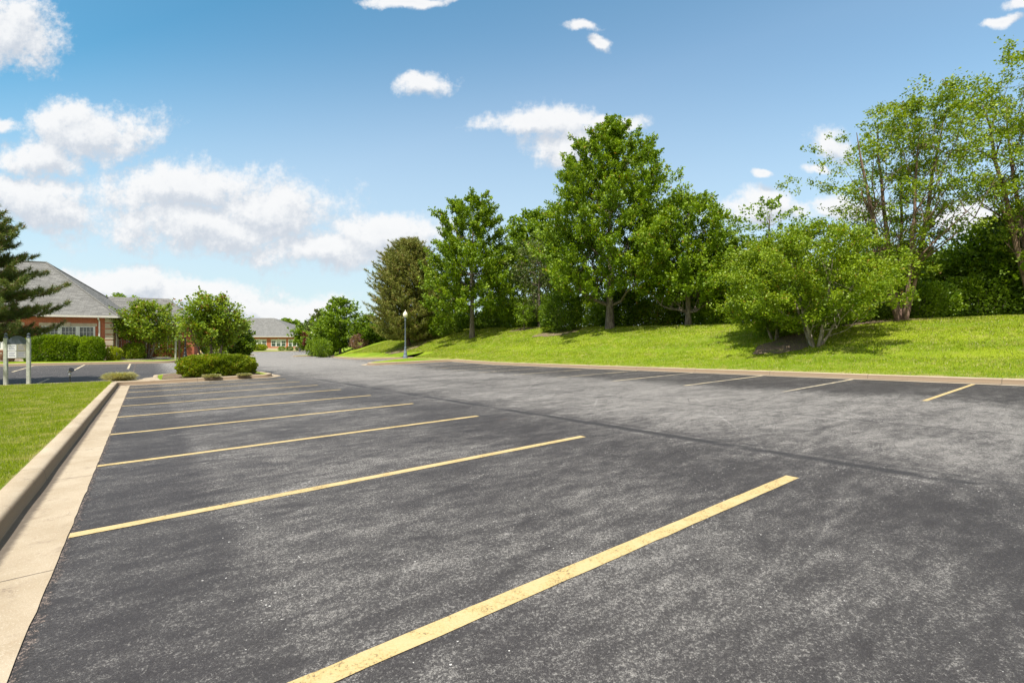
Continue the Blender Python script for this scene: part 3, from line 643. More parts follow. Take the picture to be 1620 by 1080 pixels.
def pine(name, label, x, y, H, R, base, mat, seed, tufts_per=10, nl=.10, needles=22, nw=.012, step=.42, branches=6, prof=None, tr=.16, az_list=None, z=None, tuft_r=.5, sub=4, candles=True, group=None):
    rng = np.random.default_rng(seed); z0 = gz(x, y) if z is None else z
    root = empty(name, (x, y, z0), label=label, cat='pine tree', group=group); mb = MB()
    mb.tube([(0, 0, -.2), (.03, 0, H * .3), (-.02, .03, H * .6), (0, 0, H * .97)], [tr * 1.25, tr * .9, tr * .5, .02], 10)
    prof = prof or [(0, .75), (.15, 1), (.5, .72), (.8, .36), (1, .05)]
    TP = []; TD = []; zc = base; a0 = 0
    while zc < H * .97:
        h = (zc - base) / (H - base); Rr = R * prof_at(prof, h); nb = branches if h < .8 else branches - 2; a0 += .7
        for k in range(nb):
            a = a0 + 2 * pi * k / nb + rng.normal() * .14; Lb = Rr * (.82 + .34 * rng.random()); dz = (.16 + .5 * h) * Lb
            ca, sa = cos(a), sin(a); pts = []
            for i in range(6):
                u = i / 5; pts.append(Vector((ca * Lb * u, sa * Lb * u, zc + dz * u - .16 * Lb * sin(pi * u * .9) * (1 - h) + rng.normal() * .02)))
            mb.tube(pts, [tr * .30 * (1 - h * .6) * (1 - .85 * i / 5) + .006 for i in range(6)], 5, False)
            dirb = (pts[5] - pts[4]).normalized()
            for j in range(sub * 2 + 1):
                u0 = .28 + .72 * (j / (sub * 2)); i0 = min(4, int(u0 * 5)); p = pts[i0].lerp(pts[i0 + 1], u0 * 5 - i0)
                if j == sub * 2: ang = 0
                else: ang = (1 if j % 2 else -1) * (.65 + .35 * rng.random())
                Ls_ = Lb * (.12 if ang == 0 else .50 * (1.12 - u0)) + .14
                dx = Vector((cos(a + ang), sin(a + ang), .30 + .45 * rng.random())).normalized(); q = p + dx * Ls_
                mb.tube([p, q], [.012, .005], 4, False)
                nt = max(2, int(tufts_per * Ls_ / (R * .35)))
                for i in range(nt):
                    u = (i + rng.random()) / nt; TP.append(tuple(p + dx * Ls_ * (.15 + .9 * u) + Vector(rng.normal(size=3)) * .035)); TD.append(tuple((dx * .8 + Vector((rng.normal() * .25, rng.normal() * .25, .55))).normalized()))
        zc += step * (1 - .35 * h)
    TP = np.array(TP); TD = np.array(TD); n = len(TP)
    c = np.repeat(TP, needles, 0); d = np.repeat(TD, needles, 0); e = rand_dirs(rng, len(c)); ax = d * .65 + e * 1.1; ax /= np.linalg.norm(ax, axis=1, keepdims=True)
    c = c + d * (rng.random((len(c), 1)) - .6) * nl * 1.4
    sd_ = np.cross(ax, rand_dirs(rng, len(c))); sd_ /= np.linalg.norm(sd_, axis=1, keepdims=True) + 1e-9; l = nl * (.7 + .6 * rng.random((len(c), 1)))
    V = np.stack([c - sd_ * nw / 2, c + sd_ * nw / 2, c + ax * l], 1).reshape(-1, 3)
    link('needles', np_mesh('needles', V, np.arange(len(V)).reshape(-1, 3)), M[mat], root)
    mb.build('trunk', M['pinebark'], root)
    if candles:
        cb = MB()
        for p, d_ in zip(TP[::2], TD[::2]):
            p = Vector(p); d_ = Vector(d_); d_.z = abs(d_.z) + .5; d_.normalize(); cb.tube([p, p + d_ * nl * 1.25], [nw * .9, nw * .4], 4, False)
        cb.build('new_shoots', M['candle'], root)
    return root

# ------------------------------------------------------------------ trees
PM1 = [(0, .75), (.06, .95), (.2, 1), (.38, .95), (.55, .84), (.72, .66), (.86, .44), (.95, .22), (1, .03)]
PM2 = [(0, .75), (.10, .95), (.33, 1), (.55, .88), (.75, .70), (.9, .55), (1, .30)]
PR = [(0, .6), (.2, .95), (.5, 1), (.75, .8), (.9, .5), (1, .2)]
PF = [(0, .55), (.3, .85), (.6, 1), (.85, .8), (1, .35)]
tree('maple_tree', 'tallest broad bright green maple with a bare grey trunk on the grass bank crest', 'maple tree', 7.2, 35.3, 15.7, 5.1, 2.3, PM1, 'maple', clusters=480, crad=.86, shoots=15, leaves=20, L=.155, tr=.27, seed=3, lobes=.20, up=.9, group='trees on the grass bank', limbs=34)
tree('maple_tree', 'second tallest upright green maple standing on the bank slope behind the grey blue street lamp', 'maple tree', -3.74, 45.0, 13.4, 4.1, 2.2, PM2, 'maple', clusters=270, crad=.86, shoots=14, leaves=20, L=.17, tr=.22, seed=8, lobes=.24, up=.9, group='trees on the grass bank', limbs=30)
tree('maple_tree', 'medium green maple partly behind the right side of the tallest maple', 'maple tree', 11.6, 31.6, 8.9, 3.0, 1.7, PM2, 'maple', clusters=180, crad=.78, shoots=12, leaves=18, L=.145, tr=.17, seed=12, lobes=.26, up=.8, group='trees on the grass bank')
tree('maple_tree', 'low rounded green maple filling the bank crest between the medium maple and the sparse tree', 'maple tree', 14.6, 33.4, 6.7, 3.1, .7, PR, 'maple', clusters=160, crad=.78, shoots=12, leaves=18, L=.145, tr=.13, seed=15, lobes=.28, group='trees on the grass bank')
tree('maple_tree', 'green tree mostly hidden behind the left side of the tallest maple', 'maple tree', 2.4, 52, 13.0, 4.3, 1.8, PM2, 'green', clusters=240, crad=1.0, shoots=12, leaves=9, L=.28, tr=.2, seed=21, group='trees on the grass bank')
tree('deciduous_tree', 'thin grey green half bare tree between the two tall maples', 'tree', 2.5, 44.0, 8.9, 2.8, .8, PR, 'olive', clusters=150, crad=.8, shoots=8, leaves=7, L=.17, tr=.12, seed=23, limbs=50, gaps=.1, group='trees on the grass bank')
tree('sapling_tree', 'small young tree on the bank in front of the half bare tree', 'young tree', 1.07, 42.4, 2.9, .9, .7, PR, 'green', clusters=26, crad=.45, shoots=8, leaves=8, L=.13, tr=.04, seed=25, limbs=8)
tree('deciduous_tree', 'sparse airy topped tree rising behind the yellow green multi stem trees', 'tree', 16.6, 31.0, 8.4, 2.3, 1.5, PF, 'green', clusters=75, crad=.7, shoots=9, leaves=8, L=.16, tr=.12, seed=31, limbs=30, gaps=.12, group='trees on the grass bank')
tree('multistem_tree', 'yellow green spreading tree with several pale stems low on the bank slope', 'multi stem tree', 12.85, 20.3, 5.5, 2.6, .8, PR, 'lime', 'palebark', clusters=220, crad=.60, shoots=14, leaves=18, L=.088, seed=41, lobes=.34, lean=(.2, .2), stems=[(a, 1.0 + .5 * (i % 2), 3.6, .045) for i, a in enumerate((.2, 1.4, 2.5, 3.6, 4.7, 5.6))], limbs=26, group='yellow green multi stem trees', up=.35)
tree('multistem_tree', 'yellow green bushy tree reaching nearly to the ground left of the pale stemmed one', 'multi stem tree', 12.5, 22.8, 4.9, 1.95, .25, PR, 'lime', 'palebark', clusters=190, crad=.60, shoots=14, leaves=18, L=.088, seed=43, lobes=.34, lean=(-.4, .2), stems=[(a, .9, 3.2, .04) for a in (.5, 2.0, 3.1, 4.4)], limbs=20, group='yellow green multi stem trees', up=.35)
PB = [(0, .30), (.22, .55), (.45, .92), (.68, 1), (.86, .80), (1, .35)]
tree('birch_tree', 'tall open river birch with bare reddish forked trunks right of the yellow green trees', 'birch tree', 17.7, 21.8, 10.7, 3.5, 1.7, PB, 'birch', 'birchbark', clusters=330, crad=.62, shoots=11, leaves=12, L=.10, seed=51, lobes=.26, inner=.62, gaps=.20, up=.25, lean=(.7, .1), limbs=85, rise=.9,
     stems=[(.15, 2.1, 9.6, .12), (1.7, 1.2, 9.6, .11), (3.15, 2.0, 8.6, .12), (4.7, .9, 8.4, .09), (.9, 1.5, 8.8, .08)], group='tall river birches on the bank')
tree('birch_tree', 'tall open river birch at the right edge of the view standing over the shrubs', 'birch tree', 23.4, 21.2, 12.4, 3.5, 2.4, PB, 'birch', 'birchbark', clusters=330, crad=.62, shoots=11, leaves=12, L=.10, seed=58, lobes=.26, inner=.62, gaps=.20, up=.25, lean=(-.3, .1), limbs=85, rise=.9,
     stems=[(.4, 1.6, 11.0, .12), (1.9, 1.2, 10.4, .11), (3.0, 2.2, 10.0, .12), (4.6, 1.0, 9.4, .09)], group='tall river birches on the bank')
pine('pine_tree', 'broad olive brown pine at the left end of the bank behind the street lamp', -11.1, 51.3, 11.4, 3.9, .9, 'needle_olive', 61, tufts_per=11, nl=.26, needles=13, nw=.055, step=.50, branches=8, prof=[(0, .85), (.2, 1), (.45, .93), (.65, .75), (.85, .42), (1, .08)], tr=.17, sub=4, candles=False, group='pine trees')
pine('pine_tree', 'dark pine reaching in from the left edge, its tips brown', -22.6, 19.4, 7.6, 3.35, 1.9, 'needle', 69, tufts_per=12, nl=.165, needles=62, nw=.020, step=.70, branches=8, prof=[(0, .86), (.10, 1), (.25, .80), (.5, .60), (.75, .46), (.9, .3), (1, .1)], tr=.17, sub=5, group='pine trees')
# smaller and farther trees
far_trees = [('deciduous_tree', 'bright green loose tree in the far cluster at the left foot of the bank', -26.3, 73.5, 8.9, 3.0, .9, PR, 'green', 101, 130),
 ('deciduous_tree', 'small bright green tree left of the loose tree in the far cluster', -30.6, 79.5, 6.3, 2.7, .3, PR, 'green', 102, 90),
 ('deciduous_tree', 'pale grey green wispy tree peeping over the far cluster', -36.0, 90, 8.3, 2.6, 1, PR, 'olive', 103, 55),
 ('deciduous_tree', 'small red brown leaved tree beside the black lamp in the far drive', -40.9, 99, 6.4, 2.0, .6, PR, 'redleaf', 104, 60),
 ('deciduous_tree', 'green tree standing at the right end of the far office', -48.0, 112, 7.2, 2.9, .6, PR, 'green', 105, 70),
 ('deciduous_tree', 'rounded tree top showing above the far office roof', -71.0, 152, 9.8, 5.2, 1, PR, 'green', 106, 110),
 ('deciduous_tree', 'tree top showing above the low wing of the near brick office', -57.5, 71, 9.2, 3.0, 2, PF, 'green', 107, 60),
 ('deciduous_tree', 'dark green tree between the far pine and the far cluster', -21.2, 71, 4.6, 2.6, .2, PR, 'dark', 108, 90),
 ('evergreen_tree', 'dark evergreen behind the right side of the island tree in front of the far office', -33.5, 59.5, 4.9, 1.7, .4, [(0, .8), (.2, 1), (.6, .6), (1, .1)], 'dark', 109, 90),
 ('deciduous_tree', 'shaded tree with a dark trunk on the verge behind the island tree', -34.5, 56.0, 4.6, 1.9, 1.6, PR, 'dark', 110, 60),
 ('deciduous_tree', 'shrubby green tree on the crest behind the sparse airy tree', 19.6, 34.5, 5.2, 2.8, .2, PR, 'green', 111, 110),
 ('deciduous_tree', 'green thicket tree behind the tall river birch', 24.0, 29.5, 5.0, 2.6, .1, PR, 'green', 112, 110),
 ('deciduous_tree', 'dark green shrubby tree right of the tall birch trunks', 23.6, 25.5, 4.0, 2.3, .05, PR, 'green', 113, 110),
 ('deciduous_tree', 'large leafy green shrub tree under the birch at the right edge', 25.0, 23.6, 5.6, 2.7, .05, PR, 'green', 114, 150),
 ('deciduous_tree', 'tall shrub tree just behind the shrub tree at the right edge', 27.8, 25.2, 6.6, 3.0, .1, PR, 'green', 115, 120),
 ('deciduous_tree', 'dense dark tree closing the gap behind the yellow green trees', 20.2, 29.0, 4.4, 2.6, .05, PR, 'dark', 116, 110),
 ('deciduous_tree', 'dark tree low behind the second tallest maple', -8.3, 56.0, 6.8, 3.2, .2, PR, 'green', 117, 100)]
for (nm, lb, x, y, H, R, base, pf, mt, sd_, nc) in far_trees:
    d = sqrt(x * x + y * y)
    tree(nm, lb, 'tree', x, y, H, R, base, pf, mt, clusters=nc, crad=.30 * R + .1, shoots=12, leaves=9, L=.12 + .0022 * d, tr=.05 + .012 * H, seed=sd_, limbs=14, group='trees around the lots and offices')
tree('ornamental_tree', 'small rounded ornamental tree with twin trunks growing on the hedge island', 'ornamental tree', -15.25, 24.4, 4.15, 1.3, 1.35, [(0, .55), (.2, .9), (.45, 1), (.7, .8), (.88, .6), (1, .25)], 'crab', clusters=120, crad=.50, shoots=11, leaves=9, L=.12, seed=71, lobes=.28, limbs=26,
     stems=[(.3, .55, 2.9, .07), (2.2, .6, 2.9, .075), (3.7, .8, 2.5, .05), (5.2, .35, 2.7, .06)], group='small ornamental trees')
tree('ornamental_tree', 'small spreading ornamental tree with forked low trunk beside the near brick office', 'ornamental tree', -30.7, 40.4, 5.1, 2.2, 1.5, [(0, .75), (.2, 1), (.5, .92), (.75, .72), (1, .35)], 'crab', clusters=170, crad=.62, shoots=11, leaves=9, L=.15, seed=73, lobes=.2, limbs=26,
     stems=[(.3, .8, 3.4, .09), (1.9, .6, 3.4, .09), (3.2, 1.6, 2.9, .07), (5.0, .6, 3.2, .06)], group='small ornamental trees')

# ------------------------------------------------------------------ hedges and shrubs
THK = [(-9, 31), (-4.5, 32.5), (0, 31.5), (4.5, 33), (9, 32), (13.5, 33), (18, 32), (22.5, 33.5), (27, 32), (31.5, 33.5), (36, 32), (40.5, 33.5), (45, 32), (49.5, 33), (54, 31.5), (58.5, 32.5), (63, 31.5), (68, 32), (73, 31)]
bush('hedge', 'long clipped green hedge under the front windows of the near brick office', 'hedge', -33.95, 35.5, 3.1, 1.2, 1.78, 'hedge', 22000, .11, radians(28), 201, power=5, rough=.05)
bush('hedge', 'shorter clipped green hedge by the white downspout of the near brick office', 'hedge', -32.0, 36.5, 1.45, 1.2, 1.68, 'hedge', 12000, .11, radians(28), 202, power=4.5, rough=.05)
bush('island_hedge', 'low spreading juniper hedge on the concrete edged island under the ornamental tree', 'hedge', -13.95, 22.75, 2.95, 1.4, .92, 'juniper', 46000, .075, radians(38), 203, power=3.4, rough=.10)
shr = [('shrub', 'loose yellow green shrub at the stone base of the near office corner', -31.3, 37.7, 1.0, .9, .95, 'yellow', 1300, .14),
 ('shrub', 'rounded golden green shrub between the near office and the spreading ornamental tree', -31.05, 39.4, 1.5, 1.2, 1.25, 'lime', 3500, .12),
 ('shrub', 'small dusty red shrub behind the two post office sign', -36.2, 34.4, .7, .6, .6, 'pink', 900, .1),
 ('hedge', 'dark green hedge behind the spreading ornamental tree', -33.0, 45.3, 3.6, 1.5, 2.1, 'dark', 8000, .14),
 ('shrub', 'rounded green shrub behind the fire hydrant', -34.0, 51.0, 2.6, 1.6, 1.6, 'green', 4500, .14),
 ('shrub', 'bright green shrub under the shaded tree on the verge', -33.0, 53.3, 2.0, 1.4, 1.3, 'lime', 3000, .14),
 ('shrub', 'wide flat golden shrub in front of the far office windows', -64.2, 121.6, 3.4, 2, 1.4, 'yellow', 3500, .22),
 ('shrub', 'small green mound left of the far office middle windows', -58.6, 122.2, 1.6, 1.2, .9, 'green', 700, .2),
 ('shrub', 'small dark mound under the far office brick pier', -56.6, 122.2, 1.5, 1.2, .9, 'dark', 700, .2),
 ('shrub', 'small olive mound under the far office right windows', -54.2, 122.0, 1.6, 1.2, .9, 'olive', 700, .2),
 ('shrub', 'dusty pink shrub on the bank right of the far tree cluster', -22.0, 69.0, 2.3, 2.0, 1.9, 'pink', 2200, .16),
 ('shrub', 'dark rounded shrub at the foot of the far tree cluster nearest the drive', -27.5, 69.8, 2.6, 2.2, 2.3, 'green', 3800, .17),
 ('shrub', 'green rounded shrub left of the darkest shrub in the far cluster', -31.2, 76.6, 3.0, 2.4, 2.6, 'green', 3600, .18),
 ('hedge', 'long very dark low hedge on the crest behind the second tallest maple', -2.2, 49.5, 6.5, 1.6, 1.5, 'dark', 9000, .13),
 ('shrub', 'dark thicket just left of the tallest maple trunk', 3.9, 38.0, 3.4, 2.0, 2.9, 'dark', 8000, .15),
 ('shrub', 'dark shrub just right of the tallest maple trunk', 8.9, 37.5, 3.4, 2.0, 2.7, 'dark', 8000, .15),
 ('shrub', 'light yellow green shrub right of the tallest maple between the trunks', 11.0, 36.5, 3.4, 2.0, 1.9, 'lime', 6000, .13),
 ('shrub', 'second pale lime shrub nearer the medium maple trunk', 13.2, 36.8, 2.6, 1.8, 2.3, 'lime', 4000, .13),
 ('shrub', 'green thicket behind the small staked young tree', .8, 45.2, 4.0, 2.2, 2.6, 'green', 8000, .15),
 ('shrub', 'green undergrowth left of the second tallest maple trunk', -7.0, 50.5, 3.8, 2.2, 2.3, 'green', 7000, .15),
 ('shrub', 'green undergrowth beneath the low rounded maple', 14.0, 31.6, 4.0, 2.0, 1.6, 'green', 8000, .13),
 ('shrub', 'dark undergrowth beneath the sparse airy tree', 17.2, 29.0, 4.0, 2.0, 2.0, 'dark', 8000, .13),
 ('shrub', 'dark undergrowth behind the pale stems of the yellow green tree', 15.8, 23.4, 3.6, 1.8, 1.7, 'dark', 9000, .11),
 ('shrub', 'leafy undergrowth around the tall birch trunks', 19.2, 23.3, 3.8, 1.8, 1.7, 'green', 9000, .11),
 ('shrub', 'leafy dark undergrowth on the crest right of the tall birch', 22.0, 22.9, 3.6, 1.8, 1.9, 'dark', 9000, .11)]
for i, (nm, lb, x, y, sx, sy, H, mt, n, L) in enumerate(shr):
    bush(nm, lb, 'shrub' if nm == 'shrub' else 'hedge', x, y, sx, sy, H, mt, n, L, radians(20 if x < 0 else -30), 300 + i, power=2.3 if nm == 'shrub' else 4, rough=.16, group='shrubs and undergrowth')
for i, (s_, t_) in enumerate(THK):
    x, y = xy(s_, t_); h_ = 4.3 if s_ < 12 else (3.3 if s_ < 30 else 2.6)
    bush('thicket_shrub', 'loose green thicket closing the view behind the crest of the grass bank', 'shrub', float(x), float(y), 5.6, 3.0, h_ * (.9 + .2 * sin(i * 2.3)), ('green', 'lime', 'green', 'dark')[i % 4], 8500, .10 + .0022 * float(y), LOT_ROT + pi / 2, 500 + i, power=2.0, rough=.34, group='thicket behind the bank')
def grass_clump(label, x, y, R, H, n, seed, mat='tuft'):
    rng = np.random.default_rng(seed); a = rng.random(n) * 2 * pi; r = R * .55 * np.sqrt(rng.random(n)); z0 = gz(x, y)
    b0 = np.stack([np.cos(a) * r * 1.6, np.sin(a) * r, np.zeros(n)], 1); d = np.stack([np.cos(a) * .75, np.sin(a) * .75, np.full(n, .9)], 1) + rng.normal(size=(n, 3)) * .3; d[:, 2] = np.abs(d[:, 2]); d /= np.linalg.norm(d, axis=1, keepdims=True)
    l = H * (.7 + .6 * rng.random((n, 1))); sd_ = np.cross(d, rand_dirs(rng, n)); sd_ /= np.linalg.norm(sd_, axis=1, keepdims=True); w = .011
    m1 = b0 + d * l * .6; tip = m1 + (d * .5 + np.array([0, 0, -.35])) * l * .55
    V = np.stack([b0 - sd_ * w, b0 + sd_ * w, m1 + sd_ * w * .8, m1 - sd_ * w * .8, tip], 1).reshape(-1, 3); k = np.arange(n)[:, None] * 5
    F = np.concatenate([k + np.array([[0, 1, 2]]), k + np.array([[0, 2, 3]]), k + np.array([[3, 2, 4]])])
    return tag(link('ornamental_grass', np_mesh('ornamental_grass', V, F), M[mat]), label, 'ornamental grass'), z0
for (lb, x, y, R, H, n, sd_) in (('wide clump of straw tipped ornamental grass at the end of the lawn kerb', -16.75, 20.5, .42, .46, 3200, 401), ('low clump of green grass in front of the island hedge', -13.65, 21.8, .36, .20, 1500, 402), ('thin low grass clump on the island right of the green one', -12.55, 22.5, .3, .16, 900, 403)):
    o, z0 = grass_clump(lb, x, y, R, H, n, sd_); o.location = (x, y, z0 + .02)

# grass blades on the near lawn and the bank
def blades(name, n, sfun, hgt, wid, seed, label):
    rng = np.random.default_rng(seed); X, Y = sfun(rng, n); z = zL(X, Y) - .005; n = len(X)
    d = rng.normal(size=(n, 3)) * .38; d[:, 2] = 1; d /= np.linalg.norm(d, axis=1, keepdims=True); dist = np.hypot(X, Y)
    h = hgt(dist) * (.6 + .7 * rng.random(n)); w = wid(dist); a = rng.random(n) * pi; sd_ = np.stack([np.cos(a), np.sin(a), np.zeros(n)], 1); c = np.stack([X, Y, z], 1)
    V = np.stack([c - sd_ * w[:, None], c + sd_ * w[:, None], c + d * h[:, None]], 1).reshape(-1, 3)
    tag(link(name, np_mesh(name, V, np.arange(3 * n).reshape(n, 3)), M['blades']), label, 'grass', kind='stuff')
def near_lawn(rng, n):
    s = 26.2 * rng.random(n * 2) ** 1.25; lim = np.maximum(1.6, .24 * s); t = -1.08 - rng.random(n * 2) * lim; k = s > 4.2; return xy(s[k][:n], t[k][:n])
def bank(rng, n):
    s = -8 + 70 * rng.random(n * 2) ** 1.5; t = 18.45 + 10.5 * rng.random(n * 2); k = (s < 38) | (t > 20.5); return xy(s[k][:n], t[k][:n])
blades('lawn_grass', 300000, near_lawn, lambda d: .034 + .0006 * d, lambda d: .0016 + .00028 * d, 5, 'bright green mown grass blades on the small lawn left of the long kerb')
blades('bank_grass', 330000, bank, lambda d: .045 + .0008 * d, lambda d: .004 + .00038 * d, 6, 'bright mown grass covering the raised bank right of the lot')

def bed(x, y, R, sq, rz, seed, name='mulch_bed'):
    pts = []
    for k in range(28):
        a = 2 * pi * k / 28; r = R * (1 + .16 * sin(3 * a + seed) + .1 * sin(7 * a + 2 * seed)); qx, qy = r * cos(a), r * sq * sin(a); pts.append(Vector((x + qx * cos(rz) - qy * sin(rz), y + qx * sin(rz) + qy * cos(rz))))
    surface(name, pts, zL, M['mulch'], .5, .035, 0, kind='structure')
bed(12.3, 21.6, 1.6, .6, .6, 1); bed(-9.7, 51.5, 4.2, .55, .7, 2); bed(17.2, 22.6, 2.6, .35, -.5, 3); bed(1.2, 43.0, 1.3, .7, 0, 4); bed(3.6, 37.4, 1.8, .5, -.4, 5); bed(-30.4, 40.3, 1.6, .6, 0, 6)

# ------------------------------------------------------------------ brick offices
def window(parent, x, z0, z1, w, y, axis='x', cols=4, rows=2, recess=.06, blinds=False):
    """double hung window whose outer face lies in the wall plane y (local), facing -y, or +x when axis is 'y'"""
    root = parent
    def bx(mb, a0, a1, d0, d1, c0, c1):
        if axis == 'x': mb.box(a0, a1, d0, d1, c0, c1)
        else: mb.box(-d1, -d0, a0, a1, c0, c1)
    f = MB(); fw = .07; a0, a1 = x - w / 2, x + w / 2; yo = y - .03; yi = y + .09; zm = z0 + (z1 - z0) * .47
    bx(f, a0, a0 + fw, yo, yi, z0, z1); bx(f, a1 - fw, a1, yo, yi, z0, z1); bx(f, a0 + fw, a1 - fw, yo, yi, z1 - fw, z1); bx(f, a0 + fw, a1 - fw, yo, yi, z0, z0 + fw); bx(f, a0 + fw, a1 - fw, yo + .01, yi, zm - .03, zm + .03)
    for k in range(1, cols): q = a0 + fw + (a1 - a0 - 2 * fw) * k / cols; bx(f, q - .011, q + .011, y + .012, y + .05, zm + .03, z1 - fw)
    for k in range(1, rows): q = zm + (z1 - zm) * k / rows; bx(f, a0 + fw, a1 - fw, y + .014, y + .048, q - .011, q + .011)
    fo = f.build('window', M['white'], root)
    g_ = MB(); bx(g_, a0 + fw * .5, a1 - fw * .5, y + .055, y + .07, z0 + fw * .5, z1 - fw * .5); g_.build('pane', M['glass'], fo)
    if blinds: h_ = MB(); bx(h_, a0 + fw * .5, a1 - fw * .5, y + .035, y + .052, z1 - (z1 - z0) * blinds, z1 - fw * .5); h_.build('blind', M['blind'], fo)
    return fo
def wall_with_holes(mb, x0, x1, y0, y1, z0, z1, holes):
    """wall slab along x split round rectangular holes [(xa,xb,za,zb)], non-overlapping in x"""
    cur = x0
    for (xa, xb, za, zb) in sorted(holes):
        if xa > cur: mb.box(cur, xa, y0, y1, z0, z1)
        mb.box(xa, xb, y0, y1, z0, za); mb.box(xa, xb, y0, y1, zb, z1); cur = xb
    if cur < x1: mb.box(cur, x1, y0, y1, z0, z1)
def hip_roof(mb, x0, x1, y0, y1, z0, zr, ix0, ix1, th=.05):
    ym = (y0 + y1) / 2; v = [(x0, y0, z0), (x1, y0, z0), (x1, y1, z0), (x0, y1, z0), (x0 + ix0, ym, zr), (x1 - ix1, ym, zr)]
    mb.add(v, [(0, 1, 5, 4), (1, 2, 5), (2, 3, 4, 5), (3, 0, 4), (3, 2, 1, 0)])
# --- near office
near = empty('brick_office', (-31.75, 38.15, -.12), radians(28), label='near single storey red brick office with steep grey hip roof at the left', cat='office building')
EZ = 3.46   # eave height above the base
groups = [1.07, 5.27, 9.5]; holes = []
for gx in groups: holes.append((-(gx + 3.16), -gx, .95, 2.70))
wl = MB(); wall_with_holes(wl, -16, -.05, 0, .3, .0, EZ, [(a, b_, .95, 2.70) for a, b_, *_ in holes])
wl.box(-.30, 0, .3, 11.2, 0, EZ); wl.box(-16, -.3, 10.9, 11.2, 0, EZ); wl.box(-16, -15.7, .3, 10.9, 0, EZ)
wl.build('wall', M['brick'], near, uv=True)
inn = MB(); inn.box(-15.5, -.6, .6, .66, .1, 3.3); inn.build('interior_screen', M['blind'], near)
sb = MB(); sb.box(-16.03, -.08, -.05, 0.0, -.1, .62); sb.box(-16.05, -.06, -.08, .0, .62, .72); sb.box(0, .05, .05, 11.2, -.1, .62); sb.box(0, .08, .04, 11.2, .62, .72); sb.build('stone_base', M['brownstone'], near)
for (a, b_, z0_, z1_) in holes:
    w = (b_ - a) / 3
    for k in range(3): window(near, a + w * (k + .5), z0_, z1_, w - .10, .02, cols=4, rows=2)
    for (m0, m1) in ((a + w - .05, a + w + .05), (a + 2 * w - .05, a + 2 * w + .05), (a, a + .048), (b_ - .048, b_)):
        mu = MB(); mu.box(m0, m1, -.025, .08, z0_, z1_); mu.build('mullion', M['white'], near)
    li = MB(); li.box(a - .12, b_ + .12, -.035, .0, z1_ + .003, z1_ + .24); lo = li.build('lintel', M['stone'], near, bevel=.01)
    li = MB(); li.box((a + b_) / 2 - .12, (a + b_) / 2 + .12, -.06, -.0352, z1_ - .02, z1_ + .30); li.build('keystone', M['stone'], lo, bevel=.01)
    li = MB(); li.box(a - .08, b_ + .08, -.07, .0, z0_ - .1, z0_ - .003); li.build('sill', M['stone'], near, bevel=.01)
for k in range(6):
    q = MB(); zz = .76 + k * .45; q.box(-.47, .035, -.035, .0, zz, zz + .38); q.box(0.0, .035, 0, .40, zz, zz + .38); q.build('quoin', M['stone'], near, bevel=.012)
for (yy_, zz) in ((1.3, 0), (2.25, 0), (5.0, 0), (5.95, 0)):
    window(near, yy_, .80, 2.6, .88, 0.0, 'y', cols=2, rows=2)
for yy_ in (1.78, 5.48): sl = MB(); sl.box(0, .04, yy_ - 1.05, yy_ + 1.05, 2.62, 2.86); sl.build('lintel', M['stone'], near)
rf = MB(); hip_roof(rf, -16.4, .42, -.42, 11.5, EZ + .06, EZ + .06 + 4.62, 5.9, 5.95); ro = rf.build('roof', M['shingle'], near, uv=True)
rd = MB(); rd.tube([(-10.5, 5.54, 8.17), (-5.53, 5.54, 8.17)], .07, 6); rd.tube([(-5.53, 5.54, 8.15), (.42, -.42, EZ + .09)], .075, 6); rd.tube([(-5.53, 5.54, 8.15), (.42, 11.5, EZ + .09)], .075, 6); rd.build('ridge_cap', M['shingle'], ro, uv=True)
gt = MB(); gt.box(-16.42, .45, -.50, -.42, EZ - .08, EZ + .07); gt.box(.42, .50, -.42, 11.5, EZ - .08, EZ + .07); gt.box(-16.4, .40, -.415, -.0, EZ - .05, EZ + .0); gt.box(.0, .40, 0.0, 11.4, EZ - .05, EZ + .0); gt.build('gutter', M['gutter'], near)
for pts in ([(-.80, -.46, EZ - .02), (-.80, -.42, EZ - .18), (-.80, -.085, EZ - .34), (-.80, -.085, .1)], [(.44, .75, EZ - .02), (.40, .75, EZ - .15), (.09, .75, EZ - .38), (.09, .75, .1)]):
    d_ = MB(); d_.tube(pts, .055, 8); d_.build('downspout', M['white'], near)
# low rear wing
wg = MB(); wg.box(0, 4.8, 11.3, 11.6, 0, 2.95); wg.box(.12, 4.8, 6.4, 6.7, 0, 2.95); wg.box(4.5, 4.8, 6.7, 11.3, 0, 2.95); wg.build('wing_wall', M['brick'], near, uv=True)
wr = MB(); v = [(-3.2, 6.0, 3.05), (5.2, 6.0, 3.05), (5.2, 12.0, 3.05), (-3.2, 12.0, 3.05), (-3.2, 9.0, 5.72), (2.5, 9.0, 5.72)]; wr.add(v, [(0, 1, 5, 4), (1, 2, 5), (2, 3, 4, 5)]); wr.build('wing_roof', M['shingle'], near, uv=True)
wgt = MB(); wgt.box(.52, 5.28, 5.93, 6.0, 2.93, 3.08); wgt.build('wing_gutter', M['gutter'], near)
for xx in (1.6, 3.2): window(near, xx, .8, 2.5, 1.0, 6.39, cols=3, rows=2)
